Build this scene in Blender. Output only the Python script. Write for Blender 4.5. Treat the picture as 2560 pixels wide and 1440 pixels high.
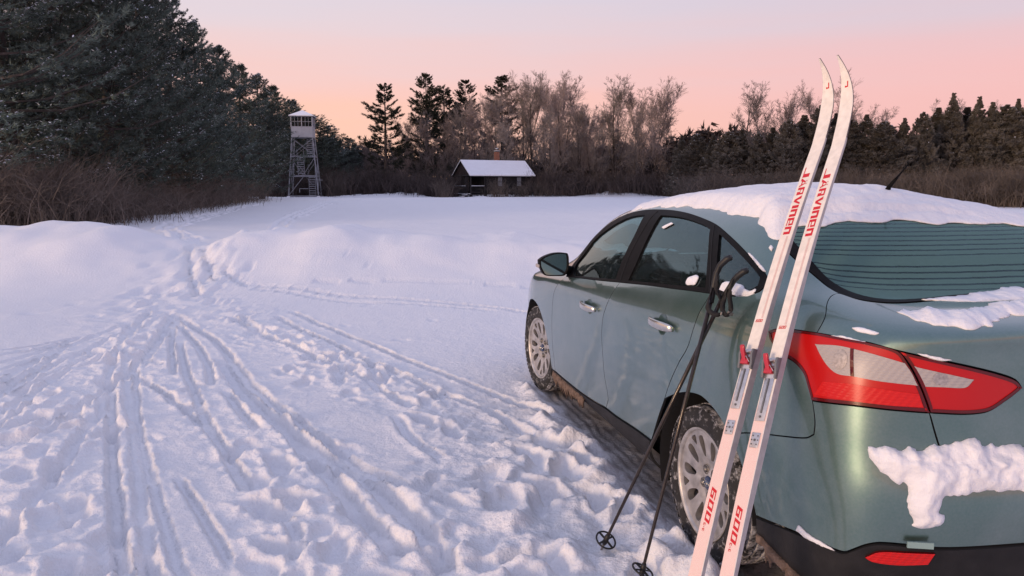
import bpy, bmesh, math, random
import numpy as np
from math import sin, cos, pi, radians, sqrt, atan2
from mathutils import Vector, Matrix
from mathutils.geometry import delaunay_2d_cdt

# ------------------------------------------------------------------ camera, sky, sun, exposure
for o in list(bpy.data.objects): bpy.data.objects.remove(o)
SC = bpy.context.scene
COL = SC.collection
CAM_H = 1.48882
cam_data = bpy.data.cameras.new('camera'); cam = bpy.data.objects.new('camera', cam_data); COL.objects.link(cam)
cam_data.sensor_width = 36.0; cam_data.lens = 1900 / 2560 * 36.0
cam_data.clip_start = 0.05; cam_data.clip_end = 2000
cam.location = (0, 0, CAM_H); cam.rotation_euler = (pi / 2 - .13197, 0, 0)
SC.camera = cam

SUN_AZ = atan2(-.62, -.78)            # the glow lies behind the camera, to the left
SUN_EL = radians(7)
sun_dir = Vector((cos(SUN_AZ) * cos(SUN_EL), sin(SUN_AZ) * cos(SUN_EL), sin(SUN_EL)))

def build_world():
    w = bpy.data.worlds.new('World'); SC.world = w; w.use_nodes = True
    nt = w.node_tree; nt.nodes.clear(); N = nt.nodes.new; L = nt.links.new
    out = N('ShaderNodeOutputWorld'); bg = N('ShaderNodeBackground'); L(bg.outputs[0], out.inputs[0])
    tc = N('ShaderNodeTexCoord'); nrm = N('ShaderNodeVectorMath'); nrm.operation = 'NORMALIZE'; L(tc.outputs['Generated'], nrm.inputs[0])
    sep = N('ShaderNodeSeparateXYZ'); L(nrm.outputs[0], sep.inputs[0])
    # soft uneven cloud streaks: noise stretched along the horizon shifts the height used by the gradient
    mp = N('ShaderNodeMapping'); mp.inputs['Scale'].default_value = (1.1, 1.1, 13); L(nrm.outputs[0], mp.inputs[0])
    ns = N('ShaderNodeTexNoise'); ns.inputs['Scale'].default_value = 1.6; ns.inputs['Detail'].default_value = 4; ns.inputs['Roughness'].default_value = .5
    L(mp.outputs[0], ns.inputs['Vector'])
    mm = N('ShaderNodeMath'); mm.operation = 'MULTIPLY_ADD'; mm.inputs[1].default_value = .10; mm.inputs[2].default_value = -.05; L(ns.outputs['Fac'], mm.inputs[0])
    zz = N('ShaderNodeMath'); zz.operation = 'ADD'; L(sep.outputs['Z'], zz.inputs[0]); L(mm.outputs[0], zz.inputs[1])
    def ramp(stops):
        r = N('ShaderNodeValToRGB'); r.color_ramp.interpolation = 'B_SPLINE'
        e = r.color_ramp.elements
        while len(e) > 1: e.remove(e[-1])
        e[0].position, e[0].color = stops[0][0], stops[0][1] + (1,)
        for p, c in stops[1:]:
            k = e.new(p); k.color = c + (1,)
        L(zz.outputs[0], r.inputs[0]); return r
    # away from the glow: dusky pink band under lilac
    cool = ramp([(0.0, (.80, .42, .43)), (.05, (.86, .44, .45)), (.11, (.90, .47, .47)), (.16, (.80, .50, .53)), (.21, (.70, .55, .62)), (.27, (.60, .56, .70)), (.45, (.53, .52, .71)), (1.0, (.42, .47, .74))])
    # towards the left: peach horizon, paler above
    warm = ramp([(0.0, (1.0, .60, .36)), (.05, (1.0, .60, .40)), (.10, (1.0, .58, .49)), (.15, (.93, .60, .57)), (.20, (.82, .66, .69)), (.27, (.72, .67, .77)), (.45, (.58, .56, .72)), (1.0, (.42, .47, .74))])
    dot = N('ShaderNodeVectorMath'); dot.operation = 'DOT_PRODUCT'; L(nrm.outputs[0], dot.inputs[0])
    dot.inputs[1].default_value = (-.93, .30, 0)
    mr = N('ShaderNodeMapRange'); mr.interpolation_type = 'SMOOTHSTEP'; mr.inputs['From Min'].default_value = -.35; mr.inputs['From Max'].default_value = .72; L(dot.outputs['Value'], mr.inputs['Value'])
    mix = N('ShaderNodeMixRGB'); L(mr.outputs[0], mix.inputs[0]); L(cool.outputs[0], mix.inputs[1]); L(warm.outputs[0], mix.inputs[2])
    # the sky brightens smoothly towards the low sun behind the camera (physical sky, sun at the same direction)
    sky = N('ShaderNodeTexSky'); sky.sky_type = 'NISHITA'; sky.sun_disc = False
    sky.sun_elevation = SUN_EL; sky.sun_rotation = pi / 2 - SUN_AZ; sky.dust_density = 2.0; sky.altitude = 200
    sm = N('ShaderNodeVectorMath'); sm.operation = 'SCALE'; sm.inputs['Scale'].default_value = .022; L(sky.outputs[0], sm.inputs[0])
    add = N('ShaderNodeMixRGB'); add.blend_type = 'ADD'; add.inputs[0].default_value = 1.0; L(mix.outputs[0], add.inputs[1]); L(sm.outputs[0], add.inputs[2])
    L(add.outputs[0], bg.inputs[0]); bg.inputs[1].default_value = .92
build_world()

sun_data = bpy.data.lights.new('sun', 'SUN'); sun = bpy.data.objects.new('sun', sun_data); COL.objects.link(sun)
sun_data.energy = 1.75; sun_data.angle = radians(14); sun_data.color = (1.0, .70, .47)
sun.rotation_euler = sun_dir.to_track_quat('Z', 'Y').to_euler(); sun.location = sun_dir * 60

vs = SC.view_settings; vs.view_transform = 'Standard'; vs.look = 'None'; vs.exposure = 0.08; vs.gamma = 1.0; vs.use_curve_mapping = False
SC.cycles.max_bounces = 8; SC.cycles.transparent_max_bounces = 24; SC.cycles.caustics_reflective = False; SC.cycles.caustics_refractive = False

# ------------------------------------------------------------------ materials
def new_mat(name):
    m = bpy.data.materials.new(name); m.use_nodes = True
    nt = m.node_tree; b = nt.nodes['Principled BSDF']; return m, nt, b
def simple(name, col, rough=.5, metal=0.0, spec=.5, var=.0, vscale=8.0, bump=0.0, bscale=60.0, coat=0.0):
    m, nt, b = new_mat(name)
    b.inputs['Base Color'].default_value = col + (1,); b.inputs['Roughness'].default_value = rough; b.inputs['Metallic'].default_value = metal
    b.inputs['Specular IOR Level'].default_value = spec; b.inputs['Coat Weight'].default_value = coat; b.inputs['Coat Roughness'].default_value = .08
    if var or bump:
        tc = nt.nodes.new('ShaderNodeTexCoord')
    if var:
        n = nt.nodes.new('ShaderNodeTexNoise'); n.inputs['Scale'].default_value = vscale; n.inputs['Detail'].default_value = 5
        nt.links.new(tc.outputs['Object'], n.inputs['Vector'])
        r = nt.nodes.new('ShaderNodeValToRGB')
        r.color_ramp.elements[0].position = .3; r.color_ramp.elements[1].position = .7
        r.color_ramp.elements[0].color = tuple(c * (1 - var) for c in col) + (1,); r.color_ramp.elements[1].color = tuple(min(1, c * (1 + var)) for c in col) + (1,)
        nt.links.new(n.outputs['Fac'], r.inputs[0]); nt.links.new(r.outputs[0], b.inputs['Base Color'])
    if bump:
        n2 = nt.nodes.new('ShaderNodeTexNoise'); n2.inputs['Scale'].default_value = bscale; n2.inputs['Detail'].default_value = 6
        nt.links.new(tc.outputs['Object'], n2.inputs['Vector'])
        bp = nt.nodes.new('ShaderNodeBump'); bp.inputs['Strength'].default_value = bump; bp.inputs['Distance'].default_value = .02
        nt.links.new(n2.outputs['Fac'], bp.inputs['Height']); nt.links.new(bp.outputs[0], b.inputs['Normal'])
    return m
M = {}
def snow_material(name, scale=1.0, bump=.35, d1=.012, d2=.002):
    m, nt, b = new_mat(name); N = nt.nodes.new; L = nt.links.new
    b.inputs['Base Color'].default_value = (.89, .885, .905, 1); b.inputs['Roughness'].default_value = .62; b.inputs['Specular IOR Level'].default_value = .22
    b.inputs['Subsurface Weight'].default_value = 0
    tc = N('ShaderNodeTexCoord')
    a = N('ShaderNodeTexNoise'); a.inputs['Scale'].default_value = 22 * scale; a.inputs['Detail'].default_value = 6; a.inputs['Roughness'].default_value = .6
    c = N('ShaderNodeTexNoise'); c.inputs['Scale'].default_value = 240 * scale; c.inputs['Detail'].default_value = 3
    L(tc.outputs['Object'], a.inputs['Vector']); L(tc.outputs['Object'], c.inputs['Vector'])
    b1 = N('ShaderNodeBump'); b1.inputs['Strength'].default_value = bump; b1.inputs['Distance'].default_value = d1 / scale; L(a.outputs['Fac'], b1.inputs['Height'])
    b2 = N('ShaderNodeBump'); b2.inputs['Strength'].default_value = bump; b2.inputs['Distance'].default_value = d2 / scale; L(c.outputs['Fac'], b2.inputs['Height']); L(b1.outputs[0], b2.inputs['Normal'])
    L(b2.outputs[0], b.inputs['Normal'])
    return m
M['snow'] = snow_material('snow')
M['car_snow'] = snow_material('car_snow', 1.7, .7, .016, .004)

# ------------------------------------------------------------------ mesh helpers (everything ends up as one object per thing or part)
def prop(o, label=None, cat=None, group=None, kind=None):
    if label: o['label'] = label
    if cat: o['category'] = cat
    if group: o['group'] = group
    if kind: o['kind'] = kind
    return o
def empty(name, loc=(0, 0, 0), rz=0.0, label=None, cat=None, group=None):
    o = bpy.data.objects.new(name, None); COL.objects.link(o); o.location = loc; o.rotation_euler = (0, 0, rz); o.empty_display_size = .2
    return prop(o, label, cat, group)
def link(name, me, parent=None):
    o = bpy.data.objects.new(name, me); COL.objects.link(o)
    if parent: o.parent = parent
    return o
def mesh(name, V, F, mat, parent=None, smooth=False, idx=None):
    """V list/array of xyz, F list of faces; mat a material or list of them; idx per-face slots"""
    me = bpy.data.meshes.new(name)
    V = np.asarray(V, dtype=np.float32)
    if isinstance(F, np.ndarray):
        n, k = F.shape
        me.vertices.add(len(V)); me.vertices.foreach_set('co', V.ravel())
        me.loops.add(n * k); me.loops.foreach_set('vertex_index', F.astype(np.int32).ravel())
        me.polygons.add(n); me.polygons.foreach_set('loop_start', np.arange(0, n * k, k, dtype=np.int32))
        me.update(calc_edges=True)
    else:
        me.from_pydata(V.tolist(), [], F)
    for m in (mat if isinstance(mat, (list, tuple)) else [mat]): me.materials.append(m)
    if idx is not None: me.polygons.foreach_set('material_index', np.asarray(idx, dtype=np.int32))
    me.polygons.foreach_set('use_smooth', np.full(len(me.polygons), smooth, dtype=bool))
    me.update()
    return link(name, me, parent)
class MB:
    """collects simple solids into one mesh"""
    def __init__(s): s.V = []; s.F = []
    def add(s, V, F):
        k = len(s.V); s.V += [tuple(v) for v in V]; s.F += [tuple(i + k for i in f) for f in F]; return s
    def box(s, c, d, R=None):
        x, y, z = (q / 2 for q in d); P = [Vector((a * x, b * y, e * z)) for e in (-1, 1) for b in (-1, 1) for a in (-1, 1)]
        if R is not None: P = [R @ p for p in P]
        return s.add([p + Vector(c) for p in P], [(0, 2, 3, 1), (4, 5, 7, 6), (0, 1, 5, 4), (2, 6, 7, 3), (0, 4, 6, 2), (1, 3, 7, 5)])
    def bar(s, a, b, w, h=None, up=(0, 0, 1)):
        a = Vector(a); b = Vector(b); d = b - a; L = d.length; d.normalize(); u = Vector(up)
        if abs(d.dot(u)) > .98: u = Vector((1, 0, 0))
        x = d.cross(u).normalized(); z = x.cross(d).normalized(); R = Matrix((x, d, z)).transposed()
        return s.box((a + b) / 2, (w, L, h or w), R)
    def tube(s, path, rad, n=8, cap=True, closed=False):
        P = [Vector(p) for p in path]; m = len(P); rad = [rad] * m if isinstance(rad, (int, float)) else rad
        V = []; F = []; ref = None
        for i, p in enumerate(P):
            if closed: t = (P[(i + 1) % m] - P[i - 1])
            else: t = (P[min(i + 1, m - 1)] - P[max(i - 1, 0)])
            t.normalize()
            if ref is None: ref = Vector((0, 0, 1)) if abs(t.z) < .9 else Vector((1, 0, 0))
            x = t.cross(ref).normalized(); ref = x.cross(t).normalized()
            for k in range(n):
                a = 2 * pi * k / n; V.append(p + (x * cos(a) + ref * sin(a)) * rad[i])
        for i in range(m if closed else m - 1):
            j = (i + 1) % m
            for k in range(n):
                F.append((i * n + k, i * n + (k + 1) % n, j * n + (k + 1) % n, j * n + k))
        if cap and not closed: F += [tuple(range(n))[::-1], tuple(range((m - 1) * n, m * n))]
        return s.add(V, F)
    def lathe(s, prof, n=24, M4=None, close=False):
        """prof [(r,h)] round the local z axis"""
        V = []; F = []; m = len(prof)
        for k in range(n):
            a = 2 * pi * k / n
            for r, h in prof:
                p = Vector((r * cos(a), r * sin(a), h)); V.append(M4 @ p if M4 else p)
        for k in range(n):
            for i in range(m if close else m - 1):
                j = (i + 1) % m
                F.append((k * m + i, ((k + 1) % n) * m + i, ((k + 1) % n) * m + j, k * m + j))
        return s.add(V, F)
    def prism(s, poly, a, b, ax=1):
        """2-D polygon extruded from a to b along axis ax"""
        def mk(p, h): q = [p[0], p[1]]; q.insert(ax, h); return q
        n = len(poly); V = [mk(p, a) for p in poly] + [mk(p, b) for p in poly]
        F = [tuple(range(n))[::-1], tuple(range(n, 2 * n))] + [(i, (i + 1) % n, n + (i + 1) % n, n + i) for i in range(n)]
        return s.add(V, F)
    def build(s, name, mat, parent=None, smooth=False, bevel=0.0, seg=2, recalc=True):
        o = mesh(name, s.V, s.F, mat, parent, smooth)
        if recalc or bevel:
            bm = bmesh.new(); bm.from_mesh(o.data)
            bmesh.ops.recalc_face_normals(bm, faces=bm.faces)
            if bevel:
                es = [e for e in bm.edges if e.is_manifold and e.calc_face_angle(0) > .5]
                bmesh.ops.bevel(bm, geom=es, offset=bevel, segments=seg, affect='EDGES', profile=.5)
                for f in bm.faces: f.smooth = True
            bm.to_mesh(o.data); bm.free()
        return o
def copy_tree(o, parent=None):
    c = o.copy(); COL.objects.link(c); c.parent = parent
    for ch in o.children: copy_tree(ch, c)
    return c

# ------------------------------------------------------------------ smooth noise on arrays
def _hash(ix, iy, seed):
    h = (ix.astype(np.int64) * 374761393 + iy.astype(np.int64) * 668265263 + seed * 974634777) & 0xffffffff
    h = ((h ^ (h >> 13)) * 1274126177) & 0xffffffff
    return ((h ^ (h >> 16)) & 0xffff) / 65535.0 * 2 - 1
def vnoise(x, y, seed=0):
    ix = np.floor(x).astype(np.int64); iy = np.floor(y).astype(np.int64); fx = x - ix; fy = y - iy
    fx = fx * fx * fx * (fx * (fx * 6 - 15) + 10); fy = fy * fy * fy * (fy * (fy * 6 - 15) + 10)
    a = _hash(ix, iy, seed); b = _hash(ix + 1, iy, seed); c = _hash(ix, iy + 1, seed); d = _hash(ix + 1, iy + 1, seed)
    return (a * (1 - fx) + b * fx) * (1 - fy) + (c * (1 - fx) + d * fx) * fy
def fbm(x, y, seed=0, oct=4, gain=.5):
    s = 0; a = 1; f = 1
    for o in range(oct):
        s = s + a * vnoise(x * f + 17.3 * o, y * f - 9.1 * o, seed + o); a *= gain; f *= 2.03
    return s
def smooth01(a, lo, hi):
    t = np.clip((a - lo) / (hi - lo), 0, 1); return t * t * (3 - 2 * t)

# ------------------------------------------------------------------ the snow-covered ground
CAR_POS = (1.605, 3.087); CAR_H = .21357
def to_car(X, Y):
    dx = X - CAR_POS[0]; dy = Y - CAR_POS[1]
    return -np.sin(CAR_H) * dx + np.cos(CAR_H) * dy, -np.cos(CAR_H) * dx - np.sin(CAR_H) * dy
BANK_X = [-14, -9.1, -8.67, -8.03, -7.46, -6.75, -6.25, -5.68, -5.1, -4.9, -4.55, -3.7, -2.98, -2.34, -1.63, -.92, 0, .85, 1.56, 4, 9]
BANK_H = [.6, .77, .86, .905, .88, .74, .62, .5, .53, .70, .79, .70, .86, .81, .67, .63, .74, .60, .55, .5, .4]
# trodden and skied lines in metres: kind, half width, depth or weight, points
TRACKS = [
  ('G',0.028,0.035,[[-2.94,5.45],[-2.64,4.85],[-2.15,3.94],[-1.81,3.31],[-1.5,2.77],[-1.35,2.5]]),
  ('G',0.03,0.03,[[-3.95,8.72],[-3.19,7.41],[-2.6,6.34],[-2.24,5.53]]),
  ('G',0.035,0.035,[[-3.96,8.8],[-3.08,7.55],[-2.47,6.52],[-1.96,5.59],[-1.54,4.95],[-1.11,4.34],[-0.81,3.94],[-0.43,3.57],[-0.17,3.31]]),
  ('G',0.05,0.05,[[-2.56,6.52],[-2.03,5.53],[-1.67,4.95],[-1.3,4.4],[-0.99,4.02],[-0.72,3.7],[-0.49,3.31],[-0.32,2.99],[-0.2,2.71]]),
  ('G',0.04,0.04,[[-1.63,4.85],[-1.37,4.48],[-1.1,4.02],[-0.92,3.74],[-0.74,3.41],[-0.5,2.97],[-0.44,2.81]]),
  ('G',0.02,0.022,[[-1.75,3.8],[-1.57,3.53],[-1.43,3.33],[-1.28,3.11],[-1.08,2.79]]),
  ('G',0.035,0.04,[[-4.02,8.88],[-3.65,7.81],[-3.3,6.78],[-3.13,6.26]]),
  ('G',0.03,0.03,[[-4.32,8.94],[-4.11,8.24],[-3.81,7.41]]),
  ('G',0.03,0.04,[[-3.17,6.34],[-3.04,5.75],[-2.95,5.23],[-2.86,4.68],[-2.85,4.34],[-2.92,4.18]]),
  ('G',0.03,0.03,[[-2.75,5.01],[-2.64,4.62],[-2.61,4.4]]),
  ('G',0.03,0.03,[[-2.95,5.53],[-2.95,5.07],[-2.96,4.58],[-3.13,4.48]]),
  ('G',0.025,0.03,[[-2.97,5.83],[-2.39,5.19],[-1.91,4.58],[-1.64,4.18],[-1.4,3.74],[-1.28,3.53]]),
  ('G',0.03,0.03,[[-2.11,5.45],[-1.83,4.95],[-1.54,4.48]]),
  ('G',0.03,0.035,[[-2.67,9.02],[-1.82,7.81],[-1.1,6.74],[-0.49,5.91],[-0.09,5.33],[0.31,4.79],[0.54,4.54]]),
  ('G',0.03,0.035,[[-2.75,8.7],[-1.83,7.29],[-1.17,6.34],[-0.55,5.45],[-0.08,4.85],[0.15,4.34]]),
  ('G',0.03,0.03,[[-3.33,8.7],[-2.56,7.67],[-1.95,6.84],[-1.47,6.26],[-1.03,5.59],[-0.73,5.07]]),
  ('G',0.03,0.03,[[-3.16,8.7],[-2.31,7.29],[-1.77,6.62],[-1.28,6.08]]),
  ('G',0.03,0.025,[[-0.78,4.85],[-0.62,4.44],[-0.45,4.14],[-0.32,3.98]]),
  ('G',0.025,0.025,[[-1.13,3.37],[-0.94,3.13],[-0.86,2.77]]),
  ('G',0.03,0.03,[[-2.31,3.6],[-2.46,4.02],[-2.6,4.44],[-2.74,4.85]]),
  ('G',0.03,0.03,[[-3.72,10.69],[-2.93,10.43],[-2.18,10.12],[-1.48,9.94],[-0.47,9.53],[0.3,8.96]]),
  ('G',0.03,0.025,[[-3.65,10.49],[-2.86,10.16],[-2.1,9.75],[-1.11,9.55],[-0.15,9.12]]),
  ('G',0.03,0.02,[[-3.01,10.72],[-1.27,10.98],[0.36,10.78]]),
  ('G',0.03,0.03,[[-4.55,6.62],[-4.36,6.84],[-4.25,7.35],[-4.18,7.67]]),
  ('G',0.03,0.03,[[-4.7,6.84],[-4.41,7.13],[-4.26,7.55]]),
  ('G',0.04,0.05,[[-5.53,13.04],[-5.12,11.99],[-4.54,10.76],[-4.15,10.0]]),
  ('G',0.04,0.05,[[-5.18,12.76],[-4.61,11.51],[-4.21,10.78]]),
  ('G',0.03,0.04,[[-4.44,11.61],[-4.16,11.13],[-3.67,10.57]]),
  ('W',0.1,0.05,[[-5.91,13.85],[-10.59,23.98],[-12.28,26.7],[-13.44,29.77],[-14.71,34.62],[-16.52,43.81],[-19.7,59.77]]),
  ('W',0.1,0.05,[[-8.79,21.41],[-10.47,23.98],[-11.8,26.26],[-12.73,29.21],[-14.28,35.83],[-17.18,48.25],[-19.77,60.98]]),
  ('W',0.14,0.04,[[-4.37,12.99],[-9.8,32.19],[-11.93,43.81],[-15.47,63.6]]),
  ('W',0.14,0.04,[[-4.26,13.05],[-9.28,31.29],[-11.3,42.7],[-14.66,62.29]]),
  ('T',0.42,1.0,[[-9.83,23.07],[-5.44,13.25],[-4.92,11.94],[-4.72,11.36]]),
  ('T',0.75,1.25,[[-5.65,13.43],[-4.89,11.48],[-4.69,10.65],[-4.6,9.84],[-4.11,8.4]]),
  ('T',0.45,0.9,[[-4.2,8.7],[-3.73,7.29],[-3.51,6.62],[-3.25,5.91],[-3.0,5.07],[-2.89,4.54],[-2.94,4.34]]),
  ('T',0.4,0.9,[[-2.73,4.58],[-2.55,4.1],[-2.32,3.6],[-2.13,3.19],[-1.96,2.85],[-1.75,2.5]]),
  ('T',0.35,0.8,[[-2.69,4.74],[-2.39,4.1],[-2.19,3.6],[-1.94,3.07],[-1.73,2.67]]),
  ('T',0.5,0.9,[[-4.42,10.26],[-3.46,9.04],[-2.39,7.55],[-1.64,6.52],[-1.12,5.83]]),
  ('T',0.28,0.8,[[-3.15,6.26],[-2.52,5.45],[-2.11,4.95],[-1.72,4.4],[-1.52,4.1],[-1.26,3.8],[-1.06,3.41],[-0.93,3.07],[-0.8,2.77],[-0.69,2.5]]),
  ('T',0.22,0.6,[[-1.96,5.59],[-1.48,4.85],[-1.12,4.26],[-0.84,3.8]]),
  ('T',0.42,0.9,[[-1.45,6.44],[-0.91,5.53],[-0.5,4.95],[-0.15,4.48],[0.1,4.02],[0.24,3.6]]),
  ('T',0.5,1.1,[[-0.11,3.74],[0.0,3.37],[0.12,3.07],[0.2,2.77]]),
  ('T',0.55,1.1,[[0.3,4.34],[0.36,3.76],[0.43,3.31],[0.51,2.85],[0.57,2.5]]),
  ('T',0.35,1.0,[[-0.11,3.8],[0.0,3.94],[0.21,4.1],[0.4,4.1]]),
  ('T',0.4,1.0,[[-0.56,2.95],[-0.39,2.79],[-0.14,2.77],[0.05,2.77]]),
  ('T',0.2,0.5,[[-5.85,8.56],[-5.66,8.8],[-5.51,9.14],[-5.41,9.57],[-5.33,10.24]]),
  ('T',0.2,0.5,[[-1.29,5.45],[-1.1,5.19],[-1.01,5.07]]),
]
PRINTS = [[-2.16, 4.4], [-1.59, 4.18], [-1.25, 3.88], [-1.05, 3.39], [-1.23, 3.43], [-0.4, 3.74], [-1.18, 5.39], [-1.06, 5.17], [-0.35, 4.48], [-2.19, 5.01], [-2.82, 5.67], [-1.82, 8.18], [-1.1, 7.35], [-1.8, 9.45], [-3.07, 8.78], [-2.36, 5.43], [-1.23, 2.99], [-1.3, 2.97], [-1.57, 4.18]]
def field(Y):
    t = np.clip((Y - 15) / 60, 0, 1); return .3 * t * t * (3 - 2 * t)
def poly_dist(X, Y, pts):
    best = np.full(X.shape, 1e9); tt = np.zeros(X.shape); acc = 0.0
    for (ax, ay), (bx, by) in zip(pts[:-1], pts[1:]):
        dx, dy = bx - ax, by - ay; L2 = dx * dx + dy * dy + 1e-12
        t = np.clip(((X - ax) * dx + (Y - ay) * dy) / L2, 0, 1)
        d = np.hypot(X - ax - t * dx, Y - ay - t * dy); k = d < best
        best = np.where(k, d, best); tt = np.where(k, acc + t * sqrt(L2), tt); acc += sqrt(L2)
    return best, tt, acc
def smooth_path(pts, n=6):
    P = np.array(pts, float)
    if len(P) < 3: return pts
    Q = np.vstack([2 * P[0] - P[1], P, 2 * P[-1] - P[-2]]); out = []
    for i in range(1, len(Q) - 2):
        for k in range(n):
            t = k / n; out.append(.5 * ((2 * Q[i]) + (-Q[i-1] + Q[i+1]) * t + (2*Q[i-1] - 5*Q[i] + 4*Q[i+1] - Q[i+2]) * t*t + (-Q[i-1] + 3*Q[i] - 3*Q[i+1] + Q[i+2]) * t**3))
    out.append(P[-1]); return [tuple(q) for q in out]
def axis(lo, a, b, hi, step, g):
    c = list(np.arange(a, b, step)); up = [c[-1]]; s = step
    while up[-1] < hi: s = s * g; up.append(up[-1] + s)
    dn = [a]; s = step
    while dn[-1] > lo: s = s * g; dn.append(dn[-1] - s)
    return np.array(dn[:0:-1] + c + up[1:])
def build_ground():
    rnd = np.random.RandomState(5)
    ax_ = axis(-160, -3.6, 1.5, 160, .0125, 1.022); ay_ = axis(-14, 2.2, 7.2, 210, .0125, 1.021)
    X, Y = np.meshgrid(ax_, ay_); sh = X.shape
    wx = X + .018 * fbm(X * 6, Y * 6, 3, 3) + .006 * fbm(X * 30, Y * 30, 4, 2); wy = Y + .018 * fbm(X * 6 + 40, Y * 6, 7, 3) + .006 * fbm(X * 30, Y * 30 + 50, 8, 2)
    # ploughed bank at the edge of the parking place, open field beyond
    wob = .5 * fbm(X * .35, Y * .1, 21, 3)
    Yc = 13.5 + .35 * fbm(X * .5, X * 0 + 3, 22, 2)
    s = np.where(Y < Yc, 1.5, 1.25)
    fx = np.linspace(-14, 9, 1150); fh = np.interp(fx, BANK_X, BANK_H); kr = np.hanning(41); fh = np.convolve(np.pad(fh, 20, mode='edge'), kr / kr.sum(), 'valid')
    H = np.interp(X, fx, fh) * np.exp(-.5 * np.abs((Y - Yc) / s) ** 2.2) * (1 + .10 * fbm(X * .9, Y * .9, 23, 3))
    Z = H + field(Y) + .035 * fbm(X * .25, Y * .25, 11, 3) * smooth01(Y, 3, 9) + .006 * fbm(X * 1.7, Y * 1.7, 12, 3)
    Z = Z + .02 * fbm(X * .8, Y * .8, 13, 2) * smooth01(Y, 9, 12)
    # low drifted heaps where the field meets the trees and round the house
    heap = np.zeros(sh)
    for hx, hy, hr, hh in ((-20, 93, 2.6, .3), (-16.8, 93, 2.4, .45), (-14.4, 93, 1.5, .55), (-12.4, 93.5, 1.8, .4), (12, 96, 3, .6), (15.5, 97, 3, .5), (-3.6, 91.6, 1.0, .22), (3.2, 97, 1.6, .6), (5, 97.5, 1.4, .5)):
        heap += hh * np.exp(-((X - hx) / hr) ** 2 - ((Y - hy) / 1.2) ** 2) * (1 + .35 * fbm(X * 1.1, Y * .5, 31, 2))
    Z += heap
    # more old ski lines fanning out from the gap in the bank
    extra = []
    for k in range(24):
        a0 = rnd.uniform(-.62, .30); L0 = rnd.uniform(.2, .5); x0, y0 = -3.95 + rnd.normal(0, .25), 8.8 - rnd.uniform(0, 1.2); p = []
        for q in np.linspace(0, 1, 6): p.append((x0 + (q * 6.2) * sin(a0 + .22 + .18 * q * L0 * 2) * .9, y0 - q * 6.2 * cos(a0 * .8) * rnd.uniform(.97, 1.0)))
        i0 = rnd.randint(0, 3); extra.append(('G', .018 + .010 * rnd.rand(), .016 + .014 * rnd.rand(), p[i0:i0 + 3 + rnd.randint(0, 3)]))
    tram = np.zeros(sh); groove = np.zeros(sh); rim = np.zeros(sh)
    stamps = []
    for kind, w, d, pts in TRACKS + extra:
        pts = smooth_path(pts); P = np.array(pts); m = max(.25, w * 4)
        i0, i1 = np.searchsorted(ax_, [P[:, 0].min() - m, P[:, 0].max() + m]); j0, j1 = np.searchsorted(ay_, [P[:, 1].min() - m, P[:, 1].max() + m])
        if i1 <= i0 or j1 <= j0: continue
        sl = (slice(j0, j1), slice(i0, i1))
        qx, qy = (wx[sl], wy[sl]) if kind != 'G' else (X[sl] * .62 + wx[sl] * .38, Y[sl] * .62 + wy[sl] * .38); dist, tt, L = poly_dist(qx, qy, pts)
        if kind in 'GW':
            if kind == 'G': w = w * 1.0
            k = (1 - smooth01(dist, w * .8, w * 1.3)) * smooth01(tt, 0, .12) * smooth01(L - tt, 0, .2)
            g = d * k; groove[sl] = np.maximum(groove[sl], g)
            nn = .55 + .9 * fbm(wx[sl] * 9, wy[sl] * 9, 41, 3)
            e = smooth01(tt, 0, .15) * smooth01(L - tt, 0, .2)
            rim[sl] += .34 * d * np.exp(-((dist - w * 1.9) / (w * .7)) ** 2) * np.clip(nn, 0, 1.5) * e
        else:
            k = d * np.exp(-1.1 * (dist / w) ** 2.4); tram[sl] = np.maximum(tram[sl], k)
            n = int(L * w * 2 * 8 * d)
            for q in range(n):
                i = rnd.randint(len(P) - 1); a = P[i] + (P[i + 1] - P[i]) * rnd.rand(); t = P[i + 1] - P[i]
                a = a + rnd.normal(0, w * .5, 2); stamps.append((a[0], a[1], atan2(t[1], t[0]) + rnd.normal(0, .35), .10 + .05 * rnd.rand(), .045 + .015 * rnd.rand(), .035 + .05 * rnd.rand() * d))
    for q in [[-2.16, 4.4], [-1.59, 4.18], [-1.25, 3.88], [-1.05, 3.39], [-1.23, 3.43], [-0.4, 3.74], [-1.18, 5.39], [-1.06, 5.17], [-0.35, 4.48], [-2.19, 5.01], [-2.82, 5.67], [-1.82, 8.18], [-1.1, 7.35], [-1.8, 9.45], [-3.07, 8.78], [-2.36, 5.43], [-1.57, 4.18], [-.9, 8.5], [-.4, 9.3], [-3.0, 11.6], [-2.6, 11.9], [-2.2, 11.5]]:
        stamps.append((q[0], q[1], 1.8 + rnd.normal(0, .5), .07 + .04 * rnd.rand(), .04 + .02 * rnd.rand(), .05))
    # the snow kicked up beside the car, and the packed wheel lane under it
    cx, cy = to_car(X, Y)
    near = np.exp(-((cy - 1.45) / .5) ** 2) * smooth01(cx, -1.6, -.6) * (1 - smooth01(cx, 1.2, 2.3)); tram = np.maximum(tram, 1.0 * near)
    st = np.zeros(sh)
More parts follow.
